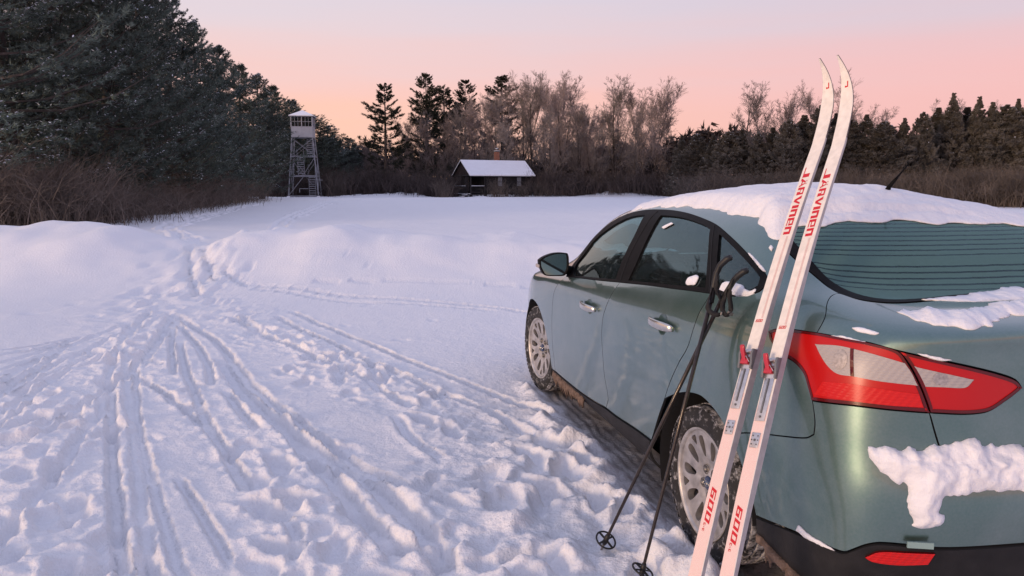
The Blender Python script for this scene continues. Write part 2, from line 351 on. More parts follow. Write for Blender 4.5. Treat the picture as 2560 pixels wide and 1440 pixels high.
    for x0, y0, a, rl, rw, dep in stamps:
        m = rl * 2.2; i0, i1 = np.searchsorted(ax_, [x0 - m, x0 + m]); j0, j1 = np.searchsorted(ay_, [y0 - m, y0 + m])
        if i1 <= i0 or j1 <= j0: continue
        sl = (slice(j0, j1), slice(i0, i1)); dx = wx[sl] - x0; dy = wy[sl] - y0
        u = (dx * cos(a) + dy * sin(a)) / rl; v = (-dx * sin(a) + dy * cos(a)) / rw; r = np.sqrt(u * u + v * v)
        st[sl] += -dep * (1 - smooth01(r, .70, 1.12)) + .32 * dep * np.exp(-((r - 1.5) / .42) ** 2) * (.6 + .8 * fbm(dx * 18 + x0 * 9, dy * 18, 55, 2))
    soft = .92 + .08 * np.clip(near * 1.6, 0, 1); tram = tram * soft
    def blur(a, n):
        for _ in range(n):
            a = a.copy(); a[1:-1] = (a[:-2] + 2 * a[1:-1] + a[2:]) / 4; a[:, 1:-1] = (a[:, :-2] + 2 * a[:, 1:-1] + a[:, 2:]) / 4
        return a
    st = blur(np.clip(st, -.09, .035), 1)
    lump = .030 * fbm(wx * 2.6, wy * 2.6, 61, 3) + .020 * fbm(wx * 6.5, wy * 6.5, 62, 3) + .009 * fbm(wx * 18, wy * 18, 63, 4, .62)
    crumb = np.clip(fbm(wx * 11, wy * 11, 64, 3) - .15, 0, .7); ck = .026 * crumb * (2 - crumb) * np.clip(fbm(X * 1.3, Y * 1.3, 65, 2) + .25, 0, 1)
    near_cam = 1.0
    Z = Z + tram * (lump * .7 + ck * .8) + st * np.clip(.3 + tram, 0, 1) - groove * 1.5 * (1 - .2 * np.clip(tram, 0, 1)) + rim * 1.0
    Z = Z + .0025 * fbm(X * 22, Y * 22, 71, 3) * (1 - smooth01(Y, 8, 16))
    # lane: pressed flat and grooved by the tyres
    edge = .045 * fbm(X * 4, Y * 4, 81, 3)
    lane = smooth01(cy + edge, -1.1, -.97) * (1 - smooth01(cy + edge, .80, .90)) * smooth01(cx + edge, -1.5, -1.2) * (1 - smooth01(cx, 2.62, 2.75))
    tyre = lane * np.exp(-((np.abs(cy) - .80) / .15) ** 4)
    lay = -.012 + .004 * np.sin(cy * 2 * pi / .055 + .9 * np.sin(cx * 3) + 2 * fbm(X * 4, Y * 4, 85, 2)) * tyre + .006 * fbm(X * 9, Y * 9, 82, 3)
    Z = Z * (1 - lane) + lay * lane
    Z = Z + .04 * np.exp(-((cy + edge - .99) / .07) ** 2) * smooth01(cx, -1.5, -1.0) * (1 - smooth01(cx, 2.0, 2.5)) * (1 + .8 * fbm(X * 7, Y * 7, 83, 3))
    # a little snow banked against the outer tyre walls
    for wxp in (0.0, 2.649):
        Z += .045 * np.exp(-((cx - wxp + .02) / .22) ** 2 - ((cy - .95) / .06) ** 2) * (1 + .6 * fbm(X * 12, Y * 12, 84, 2))
    V = np.stack([X, Y, Z], -1).reshape(-1, 3)
    I = np.arange(X.size).reshape(sh); F = np.stack([I[:-1, :-1], I[:-1, 1:], I[1:, 1:], I[1:, :-1]], -1).reshape(-1, 4)
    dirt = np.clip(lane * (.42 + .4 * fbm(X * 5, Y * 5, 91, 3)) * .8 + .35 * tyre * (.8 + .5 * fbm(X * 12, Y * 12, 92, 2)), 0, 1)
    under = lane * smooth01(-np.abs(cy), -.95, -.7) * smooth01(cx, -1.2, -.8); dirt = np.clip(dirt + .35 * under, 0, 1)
    m, nt, b = new_mat('snow_ground'); N = nt.nodes.new; L = nt.links.new
    b.inputs['Roughness'].default_value = .6; b.inputs['Specular IOR Level'].default_value = .22
    at = N('ShaderNodeAttribute'); at.attribute_name = 'dirt'
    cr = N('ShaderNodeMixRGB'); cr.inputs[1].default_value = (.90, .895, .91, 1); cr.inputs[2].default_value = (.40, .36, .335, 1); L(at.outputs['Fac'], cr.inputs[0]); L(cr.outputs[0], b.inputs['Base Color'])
    tc = N('ShaderNodeTexCoord')
    a = N('ShaderNodeTexNoise'); a.inputs['Scale'].default_value = 38; a.inputs['Detail'].default_value = 8; a.inputs['Roughness'].default_value = .62; L(tc.outputs['Object'], a.inputs['Vector'])
    c = N('ShaderNodeTexNoise'); c.inputs['Scale'].default_value = 320; c.inputs['Detail'].default_value = 2; L(tc.outputs['Object'], c.inputs['Vector'])
    b1 = N('ShaderNodeBump'); b1.inputs['Strength'].default_value = .85; b1.inputs['Distance'].default_value = .017; L(a.outputs['Fac'], b1.inputs['Height'])
    b2 = N('ShaderNodeBump'); b2.inputs['Strength'].default_value = .5; b2.inputs['Distance'].default_value = .002; L(c.outputs['Fac'], b2.inputs['Height']); L(b1.outputs[0], b2.inputs['Normal'])
    L(b2.outputs[0], b.inputs['Normal'])
    o = mesh('snow_ground', V, F, m, None, True)
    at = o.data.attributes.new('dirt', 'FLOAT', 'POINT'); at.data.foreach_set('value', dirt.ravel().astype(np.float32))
    prop(o, kind='structure')
    return ax_, ay_, Z
GX, GY, GZ = build_ground()
def ground_z(x, y):
    i = int(np.clip(np.searchsorted(GX, x), 1, len(GX) - 1)); j = int(np.clip(np.searchsorted(GY, y), 1, len(GY) - 1))
    return float(GZ[j - 1:j + 1, i - 1:i + 1].mean())

def ground_lin(x, y):
    i = np.clip(np.searchsorted(GX, x) - 1, 0, len(GX) - 2); j = np.clip(np.searchsorted(GY, y) - 1, 0, len(GY) - 2)
    a = (x - GX[i]) / (GX[i + 1] - GX[i]); b = (y - GY[j]) / (GY[j + 1] - GY[j])
    return (GZ[j, i] * (1 - a) + GZ[j, i + 1] * a) * (1 - b) + (GZ[j + 1, i] * (1 - a) + GZ[j + 1, i + 1] * a) * b
def far_trails():
    """broken-up snow of the ski and foot trails that cross the far field: low ridges either side of a groove"""
    rs = np.random.RandomState(8)
    for k, (kind, w, d, pts) in enumerate(t for t in TRACKS if t[0] == 'W'):
        P = np.array(smooth_path(pts, 60)); P = P[P[:, 1] > 18.5]
        if len(P) < 4: continue
        t = np.gradient(P, axis=0); t /= np.linalg.norm(t, axis=1, keepdims=True) + 1e-9; n = np.stack([-t[:, 1], t[:, 0]], -1)
        P = P + n * (.06 * fbm(np.arange(len(P)) * .15, np.zeros(len(P)), 3 + k, 2))[:, None]
        off = np.array([-.42, -.26, -.15, -.06, .06, .15, .26, .42]); hh = np.array([-.03, .030, .055, .012, .012, .055, .030, -.03]); V = []
        tp = np.minimum(smooth01(np.arange(len(P)), 0, 14), smooth01(len(P) - 1 - np.arange(len(P)), 0, 14))
        for o, h in zip(off, hh):
            q = P + n * o; lump = fbm(q[:, 0] * 2.2, q[:, 1] * 2.2, 20 + k, 3); V.append(np.stack([q[:, 0], q[:, 1], ground_lin(q[:, 0], q[:, 1]) + h * (1 + .9 * lump) * tp - .05 * (1 - tp)], -1))
        V = np.stack(V, 1); m = len(P); I = np.arange(m * 8).reshape(m, 8); F = np.stack([I[:-1, :-1], I[1:, :-1], I[1:, 1:], I[:-1, 1:]], -1).reshape(-1, 4)
        o = mesh('ski_trail', V.reshape(-1, 3), F, M['snow'], None, True); prop(o, kind='structure')
far_trails()

# ------------------------------------------------------------------ the car: one smooth body surface body(u, v) in car coordinates
# (x forward from the rear axle, y to the left, z up); u runs round the body from the rear centre, v from the sill to the roof centre
def _cubic(t,Y,q):
    """finite-difference tangent cubic Hermite through (t,Y), evaluated at q (first axis)"""
    n=len(t); h=np.diff(t); s=(Y[1:]-Y[:-1])/h.reshape((-1,)+(1,)*(Y.ndim-1))
    m=np.empty_like(Y); m[0]=s[0]; m[-1]=s[-1]
    w=(h[1:]/(h[1:]+h[:-1])).reshape((-1,)+(1,)*(Y.ndim-1))
    m[1:-1]=s[:-1]*w+s[1:]*(1-w)
    i=np.clip(np.searchsorted(t,q,side='right')-1,0,n-2); hh=h[i]; a=(q-t[i])/hh
    sh=(-1,)+(1,)*(Y.ndim-1); a=a.reshape(sh); hh=hh.reshape(sh)
    return ((1+2*a)*(1-a)**2)*Y[i]+a*(1-a)**2*hh*m[i]+a*a*(3-2*a)*Y[i+1]+a*a*(a-1)*hh*m[i+1]
UK=np.array([0,.35,.63,.86,1.13,1.48,1.83,2.23,2.73,3.23,3.73,4.18,4.58,5.0,5.4,5.85])
VK=np.array([0,.08,.20,.34,.46,.58,.72,.85,.94,1.02,1.10,1.22,1.36,1.47,1.65,1.95])
SX=[-.6,-.25,.1,.5,1.0,1.5,2.0,2.45,2.85]
def side(ys,zs): return [(x,y,z) for x,y,z in zip(SX,ys,zs)]
def c9(v): return [v]*9
ROWS=[
 [(-.84,0,.19),(-.835,.33,.19),(-.80,.57,.19),(-.72,.74,.18)]+side([.80]*9,c9(.17))+[(3.15,.72,.17),(3.33,.47,.17),(3.40,0,.17)],
 [(-.90,0,.25),(-.895,.34,.25),(-.86,.60,.25),(-.775,.785,.245)]+side([.855,.868,.87,.87,.87,.87,.87,.865,.855],c9(.24))+[(3.20,.76,.24),(3.41,.50,.24),(3.48,0,.24)],
 [(-.935,0,.36),(-.93,.35,.36),(-.90,.62,.36),(-.815,.805,.36)]+side([.876,.888,.89,.885,.882,.882,.885,.886,.875],c9(.36))+[(3.23,.775,.36),(3.46,.50,.36),(3.54,0,.36)],
 [(-.97,0,.50),(-.965,.35,.50),(-.935,.62,.50),(-.845,.81,.50)]+side([.885,.902,.905,.897,.893,.893,.897,.901,.885],c9(.50))+[(3.24,.78,.50),(3.47,.50,.50),(3.55,0,.50)],
 [(-.985,0,.62),(-.98,.35,.62),(-.95,.62,.62),(-.855,.81,.62)]+side([.890,.908,.912,.904,.900,.900,.903,.905,.888],c9(.62))+[(3.23,.78,.62),(3.46,.50,.62),(3.535,0,.62)],
 [(-.947,0,.715),(-.942,.35,.715),(-.918,.62,.72),(-.842,.806,.735)]+side([.886,.907,.911,.907,.904,.904,.906,.905,.884],c9(.74))+[(3.21,.77,.72),(3.43,.50,.70),(3.505,0,.69)],
 [(-.945,0,.88),(-.94,.35,.88),(-.915,.62,.885),(-.825,.80,.89)]+side([.876,.901,.907,.906,.905,.905,.905,.895,.868],[.89,.895,.89,.88,.875,.865,.85,.835,.82])+[(3.16,.74,.79),(3.37,.49,.76),(3.44,0,.75)],
 [(-.948,0,1.035),(-.943,.35,1.035),(-.914,.62,1.03),(-.80,.785,1.025)]+side([.856,.876,.884,.887,.888,.888,.885,.866,.81],[1.02,1.025,1.015,.99,.96,.935,.905,.88,.865])+[(3.08,.66,.835),(3.25,.45,.81),(3.31,0,.80)],
 [(-.962,0,1.098),(-.957,.34,1.098),(-.917,.60,1.09),(-.775,.75,1.085)]+[(-.58,.818,1.09),(-.25,.84,1.105),(.1,.848,1.085),(.5,.853,1.05),(1.,.855,1.01),(1.5,.853,.975),(2.0,.836,.945),(2.38,.80,.925),(2.72,.71,.91)]+[(2.92,.57,.89),(3.02,.40,.88),(3.06,0,.875)],
 [(-.76,0,1.128),(-.755,.30,1.127),(-.725,.53,1.123),(-.65,.67,1.122)]+[(-.52,.765,1.135),(-.24,.81,1.145),(.1,.822,1.135),(.5,.828,1.10),(1.,.828,1.065),(1.49,.826,1.03),(1.93,.81,1.0),(2.25,.775,.975),(2.5,.66,.96)]+[(2.64,.52,.955),(2.71,.37,.95),(2.74,0,.945)],
 [(-.575,0,1.135),(-.57,.26,1.135),(-.55,.46,1.137),(-.505,.60,1.145)]+[(-.43,.69,1.17),(-.22,.772,1.19),(.11,.79,1.185),(.5,.797,1.155),(.99,.798,1.125),(1.45,.796,1.09),(1.85,.78,1.055),(2.1,.75,1.03),(2.27,.60,1.03)]+[(2.36,.45,1.03),(2.40,.32,1.03),(2.42,0,1.03)],
 [(-.37,0,1.245),(-.365,.24,1.245),(-.345,.43,1.247),(-.31,.565,1.25)]+[(-.265,.635,1.255),(-.15,.712,1.265),(.13,.735,1.27),(.5,.742,1.25),(.96,.745,1.225),(1.35,.738,1.205),(1.72,.716,1.185),(1.96,.68,1.175),(2.08,.55,1.17)]+[(2.14,.40,1.17),(2.17,.28,1.17),(2.19,0,1.17)],
 [(-.12,0,1.36),(-.117,.22,1.36),(-.10,.40,1.36),(-.08,.51,1.358)]+[(-.055,.565,1.355),(.01,.635,1.352),(.2,.657,1.352),(.5,.664,1.352),(.90,.665,1.35),(1.25,.660,1.345),(1.50,.645,1.333),(1.68,.605,1.325),(1.79,.49,1.328)]+[(1.84,.36,1.33),(1.87,.25,1.33),(1.88,0,1.33)],
 [(.10,0,1.4250),(.102,.20,1.4210),(.113,.36,1.4168),(.13,.455,1.4119)]+[(.15,.505,1.4080),(.20,.555,1.4040),(.33,.575,1.4040),(.56,.582,1.4050),(.85,.583,1.4050),(1.11,.577,1.4030),(1.30,.562,1.3950),(1.43,.525,1.3900),(1.51,.43,1.3974)]+[(1.55,.32,1.4036),(1.57,.22,1.4066),(1.58,0,1.4120)],
 [(.36,0,1.4520),(.362,.12,1.4491),(.37,.22,1.4467),(.38,.28,1.4443)]+[(.395,.315,1.4424),(.42,.34,1.4408),(.50,.355,1.4405),(.65,.36,1.4414),(.82,.36,1.4414),(.97,.356,1.4405),(1.06,.345,1.4387),(1.13,.32,1.4383),(1.18,.26,1.4408)]+[(1.21,.19,1.4434),(1.23,.13,1.4449),(1.24,0,1.4480)],
 [(.62,0,1.462),(.622,0,1.462),(.63,0,1.462),(.64,0,1.462)]+[(.65,0,1.462),(.66,0,1.462),(.69,0,1.463),(.74,0,1.463),(.8,0,1.463),(.86,0,1.463),(.90,0,1.462),(.93,0,1.462),(.95,0,1.462)]+[(.965,0,1.462),(.975,0,1.462),(.98,0,1.462)],
]
GRID=np.array(ROWS,float)          # rows(v) x cols(u) x 3
NU,NV=468,260
US=np.linspace(0,UK[-1],NU); VS=np.linspace(0,VK[-1],NV)
BODY=_cubic(VK,GRID,VS)               # NV x cols x 3
BODY=np.moveaxis(_cubic(UK,np.moveaxis(BODY,1,0),US),0,1)  # NV x NU x 3
def _smooth(A,ax,sig,it=1):
    r=int(3*sig); k=np.exp(-.5*(np.arange(-r,r+1)/sig)**2); k/=k.sum()
    # reflective padding with point symmetry (keeps ends fixed), mirror for y at the centre line done by caller
    A=np.moveaxis(A,ax,0)
    lo=2*A[:1]-A[1:r+1][::-1]; hi=2*A[-1:]-A[-r-1:-1][::-1]
    if ax==1:   # u: mirror symmetry about the car's centre plane
        lo=A[1:r+1][::-1]*np.array([1,-1,1]); hi=A[-r-1:-1][::-1]*np.array([1,-1,1])
    B=np.concatenate([lo,A,hi]); out=sum(k[j]*B[j:j+len(A)] for j in range(2*r+1))
    return np.moveaxis(out,0,ax)
BODY=_smooth(BODY,1,4.5); BODY=_smooth(BODY,0,2.2)
def body(u,v):
    u=np.asarray(u,float);v=np.asarray(v,float)
    sg=np.where(u<0,-1.,1.); uu=np.abs(u)/UK[-1]*(NU-1); vv=v/VK[-1]*(NV-1)
    i=np.clip(uu.astype(int),0,NU-2); j=np.clip(vv.astype(int),0,NV-2); a=(uu-i)[...,None]; b=(vv-j)[...,None]
    p=(1-a)*(1-b)*BODY[j,i]+a*(1-b)*BODY[j,i+1]+(1-a)*b*BODY[j+1,i]+a*b*BODY[j+1,i+1]
    return p*np.stack([np.ones_like(sg),sg,np.ones_like(sg)],-1)
def body_n(u, v):
    e = .006; a = body(u + e, v) - body(u - e, v); b = body(u, np.minimum(v + e, 1.94)) - body(u, np.maximum(v - e, 0))
    n = np.cross(a, b); n /= np.linalg.norm(n, axis=-1, keepdims=True) + 1e-12
    # outward: away from the axis of the car
    p = body(u, v); c = np.stack([np.clip(p[..., 0], .0, 2.4), np.zeros_like(p[..., 1]), np.full_like(p[..., 2], .7)], -1)
    return n * np.sign(((p - c) * n).sum(-1, keepdims=True) + 1e-9)
def inside(P, Q):
    """points Q (n,2) in polygon P"""
    P = np.asarray(P); x, y = Q[:, 0], Q[:, 1]; r = np.zeros(len(Q), bool); j = len(P) - 1
    for i in range(len(P)):
        c = (P[i, 1] > y) != (P[j, 1] > y)
        with np.errstate(divide='ignore', invalid='ignore'):
            r ^= c & (x < (P[j, 0] - P[i, 0]) * (y - P[i, 1]) / (P[j, 1] - P[i, 1] + 1e-30) + P[i, 0])
        j = i
    return r
def resample(P, step, corner=.6):
    """closed polygon: Catmull-Rom through gentle corners, sharp corners kept"""
    P = np.asarray(P, float); n = len(P); out = []
    e = np.roll(P, -1, 0) - P; l = np.linalg.norm(e, axis=1) + 1e-12; d = e / l[:, None]
    turn = np.arccos(np.clip((np.roll(d, 1, 0) * d).sum(1), -1, 1)); sharp = turn > corner
    for i in range(n):
        j = (i + 1) % n; k = max(1, int(math.ceil(l[i] / step)))
        m0 = e[i] if sharp[i] else (P[j] - P[i - 1]) * l[i] / (l[i] + l[i - 1])
        m1 = e[i] if sharp[j] else (P[(j + 1) % n] - P[i]) * l[i] / (l[i] + l[j])
        for q in range(k):
            t = q / k; out.append((1 + 2*t)*(1-t)**2*P[i] + t*(1-t)**2*m0 + t*t*(3-2*t)*P[j] + t*t*(t-1)*m1)
    return np.array(out)
def inset(P, g):
    P = np.asarray(P); a = np.roll(P, -1, 0) - np.roll(P, 1, 0); a /= np.linalg.norm(a, axis=1, keepdims=True) + 1e-12
    area = .5 * (P[:, 0] * np.roll(P[:, 1], -1) - np.roll(P[:, 0], -1) * P[:, 1]).sum(); s = 1 if area > 0 else -1
    return P + s * g * np.stack([-a[:, 1], a[:, 0]], -1)
def tri_poly(outer, holes=(), step=.03):
    """triangulated polygon with inner points; returns 2-D verts, triangles, and the closed boundary loops"""
    loops = [np.asarray(outer)] + [np.asarray(h) for h in holes]
    O = loops[0]; lo = O.min(0); hi = O.max(0)
    gx = np.arange(lo[0] + step * .5, hi[0], step); gy = np.arange(lo[1] + step * .5, hi[1], step * .9)
    Q = np.array([(x + (step * .5 if j % 2 else 0), y) for j, y in enumerate(gy) for x in gx]) if len(gx) and len(gy) else np.zeros((0, 2))
    if len(Q):
        k = inside(O, Q)
        for h in loops[1:]: k &= ~inside(h, Q)
        Q = Q[k]
        B = np.vstack(loops)
        if len(Q):
            dm = np.full(len(Q), 1e9)
            for q in range(0, len(B), 64): dm = np.minimum(dm, np.hypot(Q[:, None, 0] - B[None, q:q+64, 0], Q[:, None, 1] - B[None, q:q+64, 1]).min(1))
            Q = Q[dm > step * .45]
    pts = np.vstack(loops + [Q]); edges = []; k = 0
    for l in loops:
        edges += [(k + i, k + (i + 1) % len(l)) for i in range(len(l))]; k += len(l)
    vo, eo, fo, ov, oe, of = delaunay_2d_cdt([Vector(p) for p in pts], edges, [], 0, 1e-6)
    V = np.array([(p[0], p[1]) for p in vo]); T = np.array([f for f in fo if len(f) == 3])
    c = V[T].mean(1); k = inside(loops[0], c)
    for h in loops[1:]: k &= ~inside(h, c)
    T = T[k]; a = V[T]; ar = (a[:, 1, 0] - a[:, 0, 0]) * (a[:, 2, 1] - a[:, 0, 1]) - (a[:, 1, 1] - a[:, 0, 1]) * (a[:, 2, 0] - a[:, 0, 0])
    T[ar < 0] = T[ar < 0][:, ::-1]; T = T[np.abs(ar) > 1e-10]
    return V, T
def sheet(name, V2, T, fn, nfn, thick, mats, parent, lift=0.0, side=1, two=True, uvmap=False, crown=None):
    """maps a triangulated 2-D patch to 3-D through fn and gives it thickness inwards; outer face slot 0, inner face and rim slot 1"""
    p = fn(V2[:, 0], V2[:, 1]); n = nfn(V2[:, 0], V2[:, 1])
    top = p + n * (lift if np.ndim(lift) == 0 else np.asarray(lift)[:, None]); bot = top - n * thick
    if crown is not None: top = top + n * crown[:, None]
    nv = len(V2); cnt = {}
    for t in T.tolist():
        for a, b in ((t[0], t[1]), (t[1], t[2]), (t[2], t[0])): cnt[(a, b)] = 1
    rimE = [(a, b) for (a, b) in cnt if (b, a) not in cnt]
    # orientation: make the top face along n
    q = top[T]; fl = (np.cross(q[:, 1] - q[:, 0], q[:, 2] - q[:, 0]) * n[T].mean(1)).sum(1).mean() < 0
    Tt = T[:, ::-1] if fl else T
    ed = [(b, a) for a, b in rimE] if fl else rimE
    # rim uses its own copies of the boundary so that its shading stays crisp
    bi = sorted({a for e in ed for a in e}); mp = {a: k for k, a in enumerate(bi)}; B = np.array(bi)
    V = np.vstack([top, bot, top[B], bot[B]]) * [1, side, 1]; k0 = 2 * nv; k1 = k0 + len(B)
    R = [(k0 + mp[b], k0 + mp[a], k1 + mp[a]) for a, b in ed] + [(k0 + mp[b], k1 + mp[a], k1 + mp[b]) for a, b in ed]
    F = [Tt]; idx = [np.zeros(len(Tt), int)]
    if two: F.append(Tt[:, ::-1] + nv); idx.append(np.ones(len(Tt), int))
    F.append(np.array(R)); idx.append(np.ones(len(R), int))
    F = np.vstack(F); idx = np.concatenate(idx)
    if side < 0: F = F[:, ::-1]
    o = mesh(name, V, np.ascontiguousarray(F), mats, parent, True, idx)
    if uvmap:
        me = o.data; uv = me.uv_layers.new(name='uv'); W = np.vstack([V2, V2, V2[B], V2[B]])
        li = np.empty(len(me.loops), np.int32); me.loops.foreach_get('vertex_index', li); uv.data.foreach_set('uv', W[li].astype(np.float32).ravel())
    return o
def panel(name, poly, mats, parent, holes=(), gap=.0022, step=.035, thick=.012, lift=0.0, side=1, uvmap=False, mirror=False, bs=.014, corner=.6, two=True):
    """body panel over body(u, v); mirror: the polygon is the left half of a part that crosses the centre line"""
    if mirror:
        P = [tuple(p) for p in poly]; R = [(-a, b) for a, b in reversed(P)]
        if abs(P[0][0]) < 1e-6: R = R[:-1]
        if abs(P[-1][0]) < 1e-6: R = R[1:]
        poly = P + R
    O = inset(resample(poly, bs, corner), gap); Hs = [inset(resample(h, bs, corner), -gap) for h in holes]
    V2, T = tri_poly(O, Hs, step)
    return sheet(name, V2, T, body, body_n, thick, mats, parent, lift, side, two, uvmap)

# ---------------- materials of the car
def paint():
    m, nt, b = new_mat('car_paint'); N = nt.nodes.new; L = nt.links.new
    tc = N('ShaderNodeTexCoord')
    n1 = N('ShaderNodeTexNoise'); n1.inputs['Scale'].default_value = 3.2; n1.inputs['Detail'].default_value = 6; n1.inputs['Roughness'].default_value = .62; L(tc.outputs['Object'], n1.inputs['Vector'])
    n2 = N('ShaderNodeTexNoise'); n2.inputs['Scale'].default_value = 140; n2.inputs['Detail'].default_value = 3; L(tc.outputs['Object'], n2.inputs['Vector'])
    # dried road salt and frost dust: a thin pale film, heavier low down and in patches
    film = N('ShaderNodeMapRange'); film.inputs['From Min'].default_value = .38; film.inputs['From Max'].default_value = .75; film.inputs['To Min'].default_value = .06; film.inputs['To Max'].default_value = .34; L(n1.outputs['Fac'], film.inputs['Value'])
    ad = N('ShaderNodeMath'); ad.operation = 'MULTIPLY_ADD'; ad.inputs[1].default_value = .22; L(n2.outputs['Fac'], ad.inputs[0]); 
    sb = N('ShaderNodeMath'); sb.operation = 'SUBTRACT'; sb.inputs[1].default_value = .11; sb.use_clamp = True; L(film.outputs[0], sb.inputs[0]); 
    sz = N('ShaderNodeSeparateXYZ'); L(tc.outputs['Object'], sz.inputs[0]); lo = N('ShaderNodeMapRange'); lo.interpolation_type = 'SMOOTHSTEP'; lo.inputs['From Min'].default_value = .22; lo.inputs['From Max'].default_value = .72; lo.inputs['To Min'].default_value = .34; lo.inputs['To Max'].default_value = 0; L(sz.outputs['Z'], lo.inputs['Value'])
    lm = N('ShaderNodeMath'); lm.operation = 'MULTIPLY'; L(lo.outputs[0], lm.inputs[0]); L(n1.outputs['Fac'], lm.inputs[1]); la = N('ShaderNodeMath'); la.operation = 'ADD'; L(lm.outputs[0], la.inputs[0]); L(sb.outputs[0], la.inputs[1]); L(la.outputs[0], ad.inputs[2])
    mx = N('ShaderNodeMixRGB'); mx.inputs[1].default_value = (.112, .205, .170, 1); mx.inputs[2].default_value = (.42, .47, .45, 1); L(ad.outputs[0], mx.inputs[0]); L(mx.outputs[0], b.inputs['Base Color'])
    b.inputs['Metallic'].default_value = .85
    rr = N('ShaderNodeMapRange'); rr.inputs['To Min'].default_value = .30; rr.inputs['To Max'].default_value = .55; L(ad.outputs[0], rr.inputs['Value']); L(rr.outputs[0], b.inputs['Roughness'])
    b.inputs['Coat Weight'].default_value = 1.0; b.inputs['Coat IOR'].default_value = 1.55
    cr = N('ShaderNodeMapRange'); cr.inputs['From Min'].default_value = .35; cr.inputs['From Max'].default_value = .7; cr.inputs['To Min'].default_value = .02; cr.inputs['To Max'].default_value = .09; L(n1.outputs['Fac'], cr.inputs['Value']); L(cr.outputs[0], b.inputs['Coat Roughness'])
    return m
M['paint'] = paint()
M['dark'] = simple('dark_cavity', (.012, .012, .013), .8)
M['blacktrim'] = simple('black_trim', (.008, .0075, .0075), .5, spec=.06, var=.3, vscale=40, bump=.05, bscale=300)
M['plastic'] = simple('grained_black_plastic', (.015, .014, .0145), .6, spec=.3, var=.35, vscale=14, bump=.1, bscale=400)
M['rubber'] = simple('tyre_rubber', (.02, .019, .019), .75, var=.3, vscale=30)
M['interior'] = simple('interior_cloth', (.045, .046, .05), .9, var=.25, vscale=30)
M['chrome'] = simple('satin_handle', (.62, .60, .55), .24, metal=.9, var=.1, vscale=20)
M['alloy'] = simple('salty_alloy', (.50, .475, .45), .45, metal=.65, var=.28, vscale=22, bump=.06, bscale=200)
